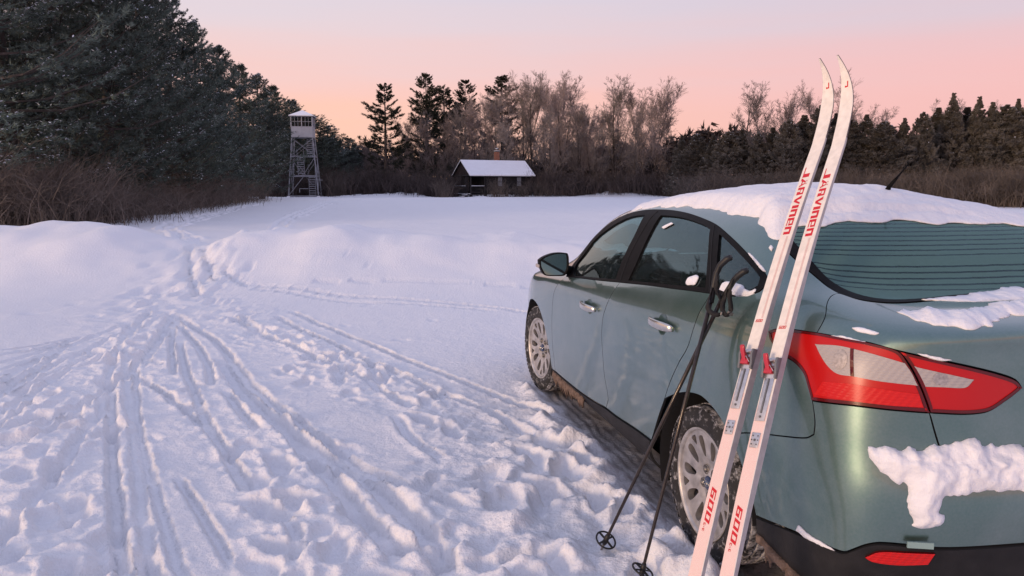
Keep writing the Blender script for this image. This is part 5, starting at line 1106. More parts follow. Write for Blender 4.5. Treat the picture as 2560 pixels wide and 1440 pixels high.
DK2 = [(.56, 1.080), (.48, 1.072), (.40, 1.062), (.30, 1.060), (.1, 1.062), (-.2, 1.062), (-.45, 1.07), (-.45, 1.10), (-.2, 1.118), (.0, 1.122), (.15, 1.116), (.3, 1.104), (.42, 1.094)]
snow_on_car('window_base_snow', 'thin frozen snow along the foot of the rear window', DK2, on_body(.6), lambda V2, ed: .009 * (1 - np.exp(-(ed / .012) ** 1.2)), .012, .006, 41, .004)
# small patches: quarter window ledge, clump on the rear door glass, bits on the lamp, wing and C-pillar
QS = [(1.69, .948), (1.69, .985), (1.67, 1.003), (1.63, 1.008), (1.58, 1.004), (1.545, .996), (1.53, .982), (1.49, .975), (1.468, .985), (1.462, 1.0), (1.45, .985), (1.455, .965), (1.49, .943), (1.56, .932)]
snow_on_car('window_ledge_snow', 'wedge of snow resting on the quarter window ledge', QS, on_body(.3), lambda V2, ed: .012 * (1 - np.exp(-(ed / .01))), .008, .004, 51, .002)
RD = [(1.985, 1.005), (1.955, 1.018), (1.925, 1.022), (1.905, 1.012), (1.90, .985), (1.905, .962), (1.94, .958), (1.975, .960), (1.99, .975)]
snow_on_car('glass_clump_snow', 'square clump of snow stuck low on the rear door window', RD, on_body(.1), lambda V2, ed: .008 * (1 - np.exp(-(ed / .008))), .007, .003, 61, .002)
TB = [(2.61, 1.29), (2.57, 1.305), (2.53, 1.318), (2.50, 1.312), (2.535, 1.298), (2.57, 1.282)]
snow_on_car('upper_glass_snow', 'small snow fleck high on the rear door window', TB, on_body(0), lambda V2, ed: .006 * (1 - np.exp(-(ed / .006))), .006, .002, 63, .002)
for k, (nm, pl, lb) in enumerate([('lamp_snow', [(1.0, .885), (.94, .889), (.90, .886), (.86, .881), (.88, .875), (.95, .879)], 'thin crust of snow along the top edge of the tail light'),
    ('wing_snow', [(.925, .925), (.90, .930), (.86, .925), (.83, .918), (.845, .910), (.87, .912), (.90, .913)], 'small crust of snow on the body above the tail light'),
    ('valance_snow', [(1.075, .262), (1.06, .285), (1.03, .275), (1.0, .268), (.96, .268), (.93, .262), (.91, .255), (.95, .252), (1.02, .250)], 'ragged snow along the black bumper lip behind the rear wheel'),
    ('pillar_snow', [(1.60, 1.178), (1.56, 1.158), (1.52, 1.139), (1.47, 1.112), (1.455, 1.10), (1.475, 1.098), (1.53, 1.128), (1.58, 1.155), (1.62, 1.178)], 'crumbs of snow along the rear edge of the quarter window trim'),
    ('pillar_fleck_snow', [(1.47, 1.22), (1.45, 1.235), (1.43, 1.225), (1.445, 1.21)], 'single snow fleck on the painted rear pillar'),
    ('lid_edge_snow', [(.70, .851), (.66, .846), (.62, .838), (.60, .830), (.64, .832), (.68, .842)], 'short crust of snow over the inner tail light')]):
    snow_on_car(nm, lb, pl, on_body(.5), lambda V2, ed: .007 * (1 - np.exp(-(ed / .006))) + .003, .006, .003, 71 + k, .003)
# icicle of grime behind the wheel and frozen slush along the sill
def grime():
    rs = random.Random(4); b = MB()
    for k in range(70):
        x = 2.22 - k * .0095 + rs.uniform(-.006, .006); z = .215 + .02 * rs.random(); r = .008 + .014 * rs.random() * (1 - k / 90); l = .02 + .05 * rs.random() ** 3
        b.tube([(x, .86, z + .012), (x + rs.uniform(-.004, .004), .868, z - r), (x, .862, z - r - l)], [r, r * .9, .002], 6)
    o = b.build('sill_slush', M['rust_dirt'], car, True); prop(o, kind='stuff')
    b = MB()
    for k in range(60):
        u = 1.26 - k * .008; p = body(np.array([u]), np.array([.06 + .1 * max(0, (u - .85)) / .4]))[0]; r = .010 + .012 * rs.random(); l = .015 + .05 * rs.random() ** 4 + (.07 if k in (18, 47) else 0)
        b.tube([tuple(p), (p[0], p[1], p[2] - r), (p[0], p[1], p[2] - r - l)], [r, r * .9, .002], 6)
    o = b.build('valance_slush', M['rust_dirt'], car, True); prop(o, kind='stuff')
grime()
# ------------------------------------------------------------------ fire lookout tower
M['galv'] = simple('weathered_galvanised_steel', (.27, .275, .295), .55, metal=.25, var=.18, vscale=3)
M['cab'] = simple('pale_painted_sheet', (.36, .365, .39), .6, var=.08, vscale=2)
M['pane'] = simple('tower_pane', (.10, .11, .12), .08, coat=.3)
M['far_snow'] = simple('far_snow', (.86, .87, .90), .7, var=.03, vscale=2, bump=.2, bscale=3)
def make_tower():
    X0, X1, Y0, W = -26.5, -23.0, 90.0, 3.5; gz = ground_z(-25, 91)
    cx, cy = (X0 + X1) / 2, Y0 + W / 2
    t = empty('lookout_tower', (cx, cy, gz), radians(8), 'grey steel fire lookout tower with a glazed cab at the field edge', 'tower')
    Z = [0, 2.35, 4.65, 6.95]; half = lambda z: 1.72 - (1.72 - 1.19) * z / 6.95
    C = lambda i, z: Vector((((-1, 1, 1, -1)[i]) * half(z), ((-1, -1, 1, 1)[i]) * half(z), z))
    for i in range(4):
        MB().bar(C(i, -.3), C(i, 6.95), .12).build('leg', M['galv'], t)
        MB().box(C(i, 0) + Vector((0, 0, .06)), (.36, .36, .14)).build('footing', M['far_snow'], t)
    for z in Z[:3]:
        for i in range(4): MB().bar(C(i, z + .12), C((i + 1) % 4, z + .12), .09, .13).build('girt', M['galv'], t)
    for i in range(4):
        a, b = i, (i + 1) % 4
        MB().bar(C(a, Z[2] + .2), C(b, Z[3] - .1), .05).build('brace', M['galv'], t); MB().bar(C(b, Z[2] + .2), C(a, Z[3] - .1) + Vector((0, .03, 0)), .05).build('brace', M['galv'], t)
        MB().bar(C(a, Z[0] + .2), (C(a, Z[1]) + C(b, Z[1])) / 2, .06).build('brace', M['galv'], t)
        m = (C(a, Z[1] + .2) + C(b, Z[1] + .2)) / 2
        MB().bar(m, C(b, Z[2]), .06).build('brace', M['galv'], t); MB().bar(m, C(a, Z[2]), .05).build('brace', M['galv'], t)
    # three flights of steps, each with stringers, treads and a rail
    for (xa, ya, za, xb, yb, zb, wd) in ((.95, -.9, .1, .75, .75, 2.45, .75), (-.45, .7, 2.45, -.35, -.7, 4.75, .75), (.75, -.6, 4.75, .65, .65, 6.9, .65)):
        A = Vector((xa, ya, za)); B = Vector((xb, yb, zb)); n = 9
        for k in range(n):
            p = A.lerp(B, (k + .5) / n); MB().box(p, (wd, .30, .07)).build('tread', M['cab'], t)
        for s in (-1, 1):
            o = Vector((s * wd / 2, 0, 0)); MB().bar(A + o, B + o, .05, .16).build('stringer', M['galv'], t)
            MB().bar(A + o + Vector((0, 0, .9)), B + o + Vector((0, 0, .9)), .045).build('handrail', M['galv'], t)
            for q in (0.05, .95): MB().bar(A.lerp(B, q) + o, A.lerp(B, q) + o + Vector((0, 0, .9)), .04).build('rail_post', M['galv'], t)
    for z in (2.35, 4.65): MB().box((0, .95, z + .22), (2.4, .7, .06)).build('landing', M['galv'], t)
    b = MB(); b.bar((-.45, -1.5, 1.0), (.55, -1.5, 1.0), .05); b.bar((-.45, -1.5, .55), (-.45, -1.5, 1.02), .05); b.build('entry_rail', M['cab'], t)
    MB().bar((1.2, -1.45, 2.05), (2.2, -1.45, 2.0), .07, .05).build('outrigger', M['cab'], t)
    # cab
    h = 1.23; z0, zs, ze = 6.95, 8.15, 9.42
    MB().box((0, 0, z0 + .05), (2 * h, 2 * h, .1)).build('cab_floor', M['galv'], t)
    for i, (dx, dy) in enumerate(((0, -1), (1, 0), (0, 1), (-1, 0))):
        for s in (-1, 1):
            c = Vector((dx * h, dy * h, (z0 + zs) / 2 + .05)) + Vector((abs(dy), abs(dx), 0)) * s * h / 2
            d = (h - .012, .04, zs - z0) if dy else (.04, h - .012, zs - z0); MB().box(c, d).build('wall_sheet', M['cab'], t)
        # window band: frame bars and twelve panes to a side
        f = MB(); wv = Vector((abs(dy), abs(dx), 0)); c0 = Vector((dx * h, dy * h, 0))
        for e in (-1, 0, 1): f.bar(c0 + wv * e * (h - .04) + Vector((0, 0, zs)), c0 + wv * e * (h - .04) + Vector((0, 0, ze)), .09)
        for zz in (zs + .04, ze - .04): f.bar(c0 - wv * h + Vector((0, 0, zz)), c0 + wv * h + Vector((0, 0, zz)), .07)
        f.build('window_frame', M['cab'], t)
        for s in (-1, 1):
            m = MB(); a0, a1 = (.05, h - .09)
            for q in (1 / 3, 2 / 3): p = c0 * 1.004 + wv * s * (a0 + (a1 - a0) * q); m.bar(p + Vector((0, 0, zs + .05)), p + Vector((0, 0, ze - .05)), .04)
            m.bar(c0 * 1.004 + wv * s * a0 + Vector((0, 0, (zs + ze) / 2)), c0 * 1.004 + wv * s * a1 + Vector((0, 0, (zs + ze) / 2)), .045); wf = m.build('muntin', M['galv'], t)
            for q in range(3):
                for r in range(2):
                    pc = c0 * .985 + wv * s * (a0 + (a1 - a0) * (q + .5) / 3) + Vector((0, 0, zs + (ze - zs) * (.27 + .46 * r))); w = (a1 - a0) / 3 - .03
                    MB().box(pc, (w, .01, .52) if dy else (.01, w, .52)).build('pane', M['tower_glass'], wf)
    e = h + .22; b = MB(); b.add([(-e, -e, ze), (e, -e, ze), (e, e, ze), (-e, e, ze), (0, 0, ze + .68), (-e, -e, ze - .06), (e, -e, ze - .06), (e, e, ze - .06), (-e, e, ze - .06)], [(0, 1, 4), (1, 2, 4), (2, 3, 4), (3, 0, 4), (8, 7, 6, 5), (0, 5, 6, 1), (1, 6, 7, 2), (2, 7, 8, 3), (3, 8, 5, 0)]); rf = b.build('roof', M['galv'], t)
    b = MB(); e -= .03; b.add([(-e, -e, ze + .015), (e, -e, ze + .015), (e, e, ze + .015), (-e, e, ze + .015), (-e, -e, ze + .08), (e, -e, ze + .08), (e, e, ze + .08), (-e, e, ze + .08), (0, 0, ze + .78)], [(3, 2, 1, 0), (0, 1, 5, 4), (1, 2, 6, 5), (2, 3, 7, 6), (3, 0, 4, 7), (4, 5, 8), (5, 6, 8), (6, 7, 8), (7, 4, 8)]); s = b.build('tower_roof_snow', M['far_snow'])
    s.location = t.location; s.rotation_euler = t.rotation_euler; prop(s, 'thin snow cap on the pyramid roof of the lookout tower', 'snow')
    return t
def tower_glass():
    m = bpy.data.materials.new('tower_glass'); m.use_nodes = True; nt = m.node_tree; nt.nodes.clear(); N = nt.nodes.new
    o = N('ShaderNodeOutputMaterial'); a = N('ShaderNodeBsdfTransparent'); a.inputs[0].default_value = (.62, .64, .66, 1); g = N('ShaderNodeBsdfGlossy'); g.inputs['Roughness'].default_value = .05
    x = N('ShaderNodeMixShader'); x.inputs[0].default_value = .30; nt.links.new(a.outputs[0], x.inputs[1]); nt.links.new(g.outputs[0], x.inputs[2]); nt.links.new(x.outputs[0], o.inputs[0]); return m
M['tower_glass'] = tower_glass()
make_tower()

# ------------------------------------------------------------------ dark cabin with a porch
M['board'] = simple('dark_stained_board', (.008, .0065, .007), .8, var=.4, vscale=2.5)
M['board2'] = simple('brown_gable_board', (.026, .014, .012), .8, var=.35, vscale=2.5)
M['timber'] = simple('porch_timber', (.028, .024, .024), .8, var=.3, vscale=4)
M['curtain'] = simple('pale_curtained_pane', (.24, .25, .27), .25, var=.2, vscale=5, coat=.4)
M['brick'] = simple('red_brick', (.30, .125, .075), .85, var=.3, vscale=6)
def make_cabin():
    gz = ground_z(-2, 94); rz = radians(27)
    t = empty('cabin', (-5.0, 92.4, gz), rz, 'small dark brown cabin with a snowy gable roof, porch and brick chimney', 'cabin')
    L, Wd, PL = 8.5, 5.0, 2.05; fl, ev, rg = .36, 2.66, 4.30
    rot = Matrix.Rotation(rz, 3, 'Z')
    # siding boards, each a part
    nb = 12; bh = (ev - fl) / nb
    for k in range(nb):
        z = fl + (k + .5) * bh
        for (a, b) in ((PL, 3.62), (4.28, 6.24), (6.90, L)) if 5 <= k <= 10 else ((PL, L),):
            MB().box(((a + b) / 2, .0 - .012 * (1 - k % 2 * 0), z), (b - a - .004, .05, bh - .012), Matrix.Rotation(-.06, 3, 'X')).build('siding_board', M['board'], t)
        MB().box((L, Wd / 2, z), (.05, Wd - .06, bh - .012)).build('siding_board', M['board'], t); MB().box(((PL + L) / 2, Wd, z), (L - PL, .05, bh - .012)).build('siding_board', M['board'], t)
        if k >= 0: MB().box((PL, Wd / 2, z), (.05, Wd - .06, bh - .012)).build('siding_board', M['board'], t)
    MB().box(((PL + L) / 2, Wd / 2, (fl + ev) / 2), (L - PL - .08, Wd - .08, ev - fl - .05)).build('wall', M['board'], t)
    for x in (PL, L): MB().box((x, -.02, (fl + ev) / 2), (.12, .10, ev - fl)).build('corner_board', M['board'], t)
    # windows
    for xc in (3.95, 6.57):
        f = MB(); zc = 1.82
        for s in (-1, 1): f.box((xc + s * .31, -.04, zc), (.06, .06, 1.26)); f.box((xc, -.04, zc + s * .61), (.68, .06, .06))
        f.box((xc, -.045, zc), (.6, .05, .05)); w = f.build('window', M['timber'], t)
        for r in (-1, 1):
            for c in (-1, 0, 1):
                MB().box((xc + c * .19, -.02, zc + r * .30), (.175, .012, .27 * 2 - .02)).build('pane', M['curtain'], w)
    # porch: deck, posts, rails with balusters, dark doorway
    MB().box((PL / 2, Wd / 2, fl - .06), (PL + .1, Wd, .12)).build('porch_deck', M['timber'], t)
    for x, y in ((.06, .06), (.06, 1.45), (.06, 2.9), (.06, Wd - .06), (PL - .15, .06)): MB().box((x, y, (fl + ev) / 2), (.12, .12, ev - fl)).build('post', M['timber'], t)
    for x, y in ((.15, .2), (.15, 2.5), (.15, Wd - .2), (PL, .2), (L - .3, .2), (5, .2)): MB().box((x, y, fl / 2 - .2), (.3, .3, fl + .4)).build('pier', M['board'], t)
    for (x0, y0, x1, y1) in ((.06, 2.95, .06, Wd - .1), (.06, 1.5, .06, 2.85), (.12, .06, PL - .2, .06)):
        a = Vector((x0, y0, 0)); b = Vector((x1, y1, 0)); r = MB()
        for z in (fl + .20, fl + .92): r.bar(a + Vector((0, 0, z)), b + Vector((0, 0, z)), .07)
        rl = r.build('rail', M['timber'], t); n = int((b - a).length / .16)
        for k in range(1, n): p = a.lerp(b, k / n); MB().bar(p + Vector((0, 0, fl + .2)), p + Vector((0, 0, fl + .92)), .035).build('baluster', M['timber'], rl)
        s = MB(); s.bar(a + Vector((0, 0, fl + .985)), b + Vector((0, 0, fl + .985)), .10, .055); s.build('rail_snow', M['far_snow'], rl)
    MB().box((-.02, Wd / 2, fl + .03), (.16, Wd - .1, .06)).build('deck_edge_snow', M['far_snow'], t)
    MB().box((PL - .04, 1.3, fl + 1.0), (.05, .9, 2.0)).build('door', M['dark'], t)
    for k, (x, z) in enumerate(((-.45, .20), (-.85, .02))):
        MB().box((x, .75, z), (.36, 1.1, .06)).build('step', M['timber'], t); MB().box((x, .75, z + .06), (.34, 1.06, .06)).build('step_snow', M['far_snow'], t)
    # roof: two slabs on an overhang, gables boarded
    ov = .35; run = Wd / 2 + ov; rise = (rg - ev) * run / (Wd / 2); ze = rg - rise
    for s in (-1, 1):
        a = Vector((0, 0, 0)); y_e = Wd / 2 + s * run
        V = [(-.25, y_e, ze), (L + .25, y_e, ze), (L + .25, Wd / 2, rg), (-.25, Wd / 2, rg)]; n = [(x, y, z + .09) for x, y, z in V]
        MB().add(V + n, [(0, 1, 2, 3), (4, 7, 6, 5), (0, 4, 5, 1), (1, 5, 6, 2), (2, 6, 7, 3), (3, 7, 4, 0)]).build('roof_slope', M['board'], t)
    for xg in (.0, L):
        for k in range(8):
            z0 = ev + k * (rg - ev) / 8; z1 = z0 + (rg - ev) / 8 - .012; w0 = (rg - z0) / (rg - ev) * Wd / 2; w1 = (rg - z1) / (rg - ev) * Wd / 2
            V = [(xg + e, Wd / 2 + s, z) for e in (-.025, .025) for s, z in ((-w0, z0), (w0, z0), (w1, z1), (-w1, z1))]
            MB().add(V, [(0, 1, 2, 3), (7, 6, 5, 4), (0, 4, 5, 1), (1, 5, 6, 2), (2, 6, 7, 3), (3, 7, 4, 0)]).build('gable_board', M['board2'], t)
    MB().bar((.0, 0, ev - .06), (0, Wd, ev - .06), .14, .18).build('porch_beam', M['timber'], t); MB().bar((0, .02, ev - .06), (PL, .02, ev - .06), .12, .18).build('porch_beam', M['timber'], t)
    # chimney of bricks with a pot and cap
    cxh, cyh = 5.0, Wd / 2 + .55; ch = MB(); ch.box((cxh, cyh, rg + .35), (.46, .46, 1.9)); c = ch.build('chimney', M['brick'], t)
    for k in range(13):
        for q in range(2):
            for (dx, dy, w, d) in ((-.125 + .25 * q, -.24, .235, .02), (-.24, -.125 + .25 * q, .02, .235)):
                MB().box((cxh + dx + (.06 if k % 2 else 0) * (1 if d < w else 0), cyh + dy, rg + .02 + k * .098), (w, d, .085)).build('brick', M['brick'], c)
    MB().box((cxh, cyh, rg + 1.34), (.60, .60, .09)).build('chimney_cap', M['timber'], c); MB().box((cxh, cyh, rg + 1.41), (.56, .56, .06)).build('cap_snow', M['far_snow'], c)
    b = MB(); b.lathe([(.15, 0), (.15, .24), (.22, .25), (.22, .30), (0, .31)], 14, Matrix.Translation((cxh, cyh, rg + 1.4))); b.build('flue_pot', M['dark_metal'], c)
    b = MB(); b.lathe([(.2, 0), (.18, .05), (0, .08)], 12, Matrix.Translation((cxh, cyh, rg + 1.70))); b.build('pot_snow', M['far_snow'], c)
    # snow on the roof
    sn = MB()
    for s in (-1, 1):
        y_e = Wd / 2 + s * (run - .02); V = [(-.24, y_e, ze + .10), (L + .24, y_e, ze + .10), (L + .24, Wd / 2 + s * .001, rg + .10), (-.24, Wd / 2 + s * .001, rg + .10)]; n = [(x, y, z + .13) for x, y, z in V]
        sn.add(V + n, [(0, 1, 2, 3), (4, 7, 6, 5), (0, 4, 5, 1), (1, 5, 6, 2), (2, 6, 7, 3), (3, 7, 4, 0)])
    o = sn.build('cabin_roof_snow', M['far_snow']); o.location = t.location; o.rotation_euler = (0, 0, rz); prop(o, 'smooth even snow sheet covering the cabin roof', 'snow')
make_cabin()
# ------------------------------------------------------------------ trees and brush
def foliage_mat(name, dark, light, sc=.9):
    m, nt, b = new_mat(name); N = nt.nodes.new; L = nt.links.new
    tc = N('ShaderNodeTexCoord'); n = N('ShaderNodeTexNoise'); n.inputs['Scale'].default_value = sc; n.inputs['Detail'].default_value = 5; L(tc.outputs['Object'], n.inputs['Vector'])
    r = N('ShaderNodeValToRGB'); r.color_ramp.elements[0].position = .35; r.color_ramp.elements[1].position = .68; r.color_ramp.elements[0].color = dark + (1,); r.color_ramp.elements[1].color = light + (1,)
    L(n.outputs['Fac'], r.inputs[0])
    oi = N('ShaderNodeObjectInfo'); hs = N('ShaderNodeHueSaturation'); mr = N('ShaderNodeMapRange'); mr.inputs['To Min'].default_value = .75; mr.inputs['To Max'].default_value = 1.25; L(oi.outputs['Random'], mr.inputs['Value']); L(mr.outputs[0], hs.inputs['Value']); L(r.outputs[0], hs.inputs['Color'])
    L(hs.outputs[0], b.inputs['Base Color']); b.inputs['Roughness'].default_value = .7; b.inputs['Specular IOR Level'].default_value = .25
    return m
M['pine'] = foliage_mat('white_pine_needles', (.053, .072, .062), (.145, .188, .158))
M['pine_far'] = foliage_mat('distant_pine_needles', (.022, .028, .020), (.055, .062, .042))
M['spruce'] = foliage_mat('spruce_needles', (.085, .078, .066), (.21, .188, .158))
M['bark'] = simple('grey_bark', (.060, .048, .042), .9, var=.35, vscale=4)
M['twig'] = foliage_mat('bare_twigs', (.155, .132, .122), (.29, .25, .23), .5)
M['twig_pink'] = foliage_mat('bare_reddish_twigs', (.185, .148, .135), (.34, .275, .25), .5)
M['brush'] = foliage_mat('brown_brush', (.075, .061, .052), (.18, .145, .12), .6)
M['brush_dark'] = foliage_mat('dark_brush', (.050, .039, .036), (.105, .082, .074), .6)
M['tree_snow'] = simple('snow_on_branches', (.80, .82, .86), .8)
def unit(a): return a / (np.linalg.norm(a, axis=-1, keepdims=True) + 1e-9)
def needles(C, D, ln, wd, k, rs, spread=.9):
    """k flat needles round every tuft"""
    n = len(C); C = np.repeat(C, k, 0); D = np.repeat(D, k, 0); ln = np.repeat(np.broadcast_to(ln, (n,)), k) * rs.uniform(.7, 1.2, n * k)
    d = unit(D + spread * rs.normal(0, 1, (n * k, 3)) * .6); p = unit(np.cross(d, rs.normal(0, 1, (n * k, 3))))
    w = wd * rs.uniform(.7, 1.3, n * k)
    V = np.stack([C - p * w[:, None] / 2, C + p * w[:, None] / 2, C + d * ln[:, None]], 1).reshape(-1, 3)
    return V, np.arange(n * k * 3).reshape(-1, 3)
def strips(A, B, w0, w1, rs):
    """thin three-sided twigs from A to B"""
    d = unit(B - A); p = unit(np.cross(d, rs.normal(0, 1, d.shape))); q = np.cross(d, p); n = len(A); V = []
    for r, P in ((w0, A), (w1, B)):
        r = np.broadcast_to(r, (n,))[:, None]
        for a in (0, 2 * pi / 3, 4 * pi / 3): V.append(P + (p * cos(a) + q * sin(a)) * r)
    V = np.stack(V, 1).reshape(-1, 3); b = np.arange(n)[:, None] * 6; F = []
    for k in range(3):
        j = (k + 1) % 3; F += [b + np.array([k, j, 3 + j]), b + np.array([k, 3 + j, 3 + k])]
    return V, np.vstack(F)
def conifer(name, seed, h, R, z0, nb, ns, nt, ln, wd, k, mat, shape=.75, rise=.25, droop=.15, snow=.0, gap=0.0, lean=.0, bare=0, layered=False, lumpy=.35):
    """trunk with whorls of limbs, side shoots and needle tufts; returns the root"""
    rs = np.random.RandomState(seed); r = empty(name)
    tp = [(lean * t * t * h * .1 + .05 * sin(3 * t), .04 * cos(4 * t), h * t) for t in np.linspace(0, .99, 9)]
    b = MB(); b.tube(tp, [max(.02, .020 * h * (1 - t) ** .8) for t in np.linspace(0, .99, 9)], 8); b.build('trunk', M['bark'], r, True)
    zb = z0 + (h - z0) * rs.beta(1.0, .80, nb)
    if layered: zb = z0 + (h - z0) * (np.floor((zb - z0) / (h - z0) * 11) / 11 + rs.normal(0, .028, nb))
    zb = np.clip(zb, z0, h * .985)
    t = (zb - z0) / (h - z0); az = rs.uniform(0, 2 * pi, nb)
    lump = 1 + lumpy * np.sin(az * 2 + seed) * np.cos(zb * 1.1 + seed) + rs.normal(0, .4 * lumpy, nb)
    Lb = np.clip(R * ((1 - t) ** shape * (.35 + .65 * smooth01(t, -.25, .18))) * lump, .12, R * 1.4)
    el = rise + .35 * t + rs.normal(0, .10, nb); base = np.stack([np.interp(zb, [p[2] for p in tp], [p[0] for p in tp]), np.interp(zb, [p[2] for p in tp], [p[1] for p in tp]), zb], -1)
    d0 = np.stack([np.cos(az) * np.cos(el), np.sin(az) * np.cos(el), np.sin(el)], -1)
    # points along limbs: bend down, then sweep up at the tip
    def limb(s): s = s[..., None]; return base[:, None] + d0[:, None] * (Lb[:, None, None] * s) + np.array([0, 0, 1.0]) * (Lb[:, None, None] * (-droop * s * (1 - s) * 4 * .5 + .10 * s ** 3))
    ss = np.linspace(0, 1, 5)[None].repeat(nb, 0); P = limb(ss)
    A = P[:, :-1].reshape(-1, 3); B = P[:, 1:].reshape(-1, 3); w0 = (.012 * Lb[:, None] * (1 - ss[:, :-1]) + .006).ravel(); w1 = (.012 * Lb[:, None] * (1 - ss[:, 1:]) + .004).ravel()
    V, F = strips(A, B, w0, w1, rs); lb = mesh('limb', V, F, M['bark'], r, False); prop(lb, kind='stuff')
    s = rs.beta(1.6, 1.1, (nb, ns)) * (1 - gap) + gap; Q = limb(s); sgn = rs.choice([-1, 1], (nb, ns))
    side = np.stack([-np.sin(az), np.cos(az), np.zeros(nb)], -1)
    sd = unit(d0[:, None] * .75 + side[:, None] * sgn[..., None] * rs.uniform(.3, 1.0, (nb, ns))[..., None] + np.array([0, 0, .25]) * rs.normal(.4, .6, (nb, ns))[..., None])
    sl = (Lb[:, None] * (.10 + .34 * (1 - s)) + .10 * ln / .2 * np.clip(Lb[:, None], 0, 1)) * rs.uniform(.6, 1.2, (nb, ns))
    u = rs.uniform(.15, 1.0, (nb, ns, nt)); C = (Q[:, :, None] + sd[:, :, None] * (sl[..., None, None] * u[..., None])).reshape(-1, 3) + rs.normal(0, .03, (nb * ns * nt, 3))
    Dd = np.repeat((sd + np.array([0, 0, .35])).reshape(-1, 3), nt, 0)
    lt = ln * (.30 + .70 * np.clip((h - C[:, 2]) / (.25 * h), 0, 1)); V, F = needles(C, unit(Dd), lt, wd, k, rs); cr = mesh('crown', V, F, mat, r, False)
    if snow > 0:
        rad = np.hypot(C[:, 0], C[:, 1]) / np.clip(R * (1 - np.clip((C[:, 2] - z0) / (h - z0), 0, 1)) ** shape, .3, 99); kk = rs.rand(len(C)) < snow * smooth01(rad, .35, .8) * np.clip(2.6 * fbm(C[:, 0] * .55 + seed, C[:, 2] * 1.1 + C[:, 1] * .4, seed, 2), .06, 1.8); S0 = C[kk] + np.array([0, 0, ln * .45]) ; n = len(S0)
        a = rs.uniform(0, 2 * pi, n); e = rs.uniform(.28, .62, n)[:, None] * ln
        X = np.stack([np.cos(a), np.sin(a), rs.normal(0, .35, n)], -1) * e; Yv = np.stack([-np.sin(a), np.cos(a), rs.normal(0, .3, n)], -1) * e * .5
        V = np.stack([S0 - X * .5, S0 + Yv * .5, S0 + X * .5, S0 - Yv * .5], 1).reshape(-1, 3); sn = mesh('branch_snow', V, np.arange(n * 4).reshape(-1, 4), M['tree_snow'], r); prop(sn, kind='stuff')
    if bare:
        # long dead lower limbs with snow along the top
        for q in range(bare):
            a = rs.uniform(-2.6, .4); L = R * rs.uniform(.7, 1.0); z = rs.uniform(1.5, h * .45)
            pts = [(L * s_ * cos(a + .15 * sin(3 * s_ + q)), L * s_ * sin(a + .15 * sin(3 * s_ + q)), z + L * (.10 * s_ - .16 * s_ * s_ + .02 * sin(7 * s_ + q))) for s_ in np.linspace(0, 1, 9)]
            b = MB(); b.tube(pts, [.03 - .024 * s_ for s_ in np.linspace(0, 1, 9)], 5); w = b.build('dead_limb', M['bark'], r, True)
            b = MB(); b.tube([(x, y, zz + .022 - .012 * i / 9) for i, (x, y, zz) in enumerate(pts[2:])], [.007] * 6 + [.004], 4); b.build('limb_snow', M['tree_snow'], w, True)
    return r
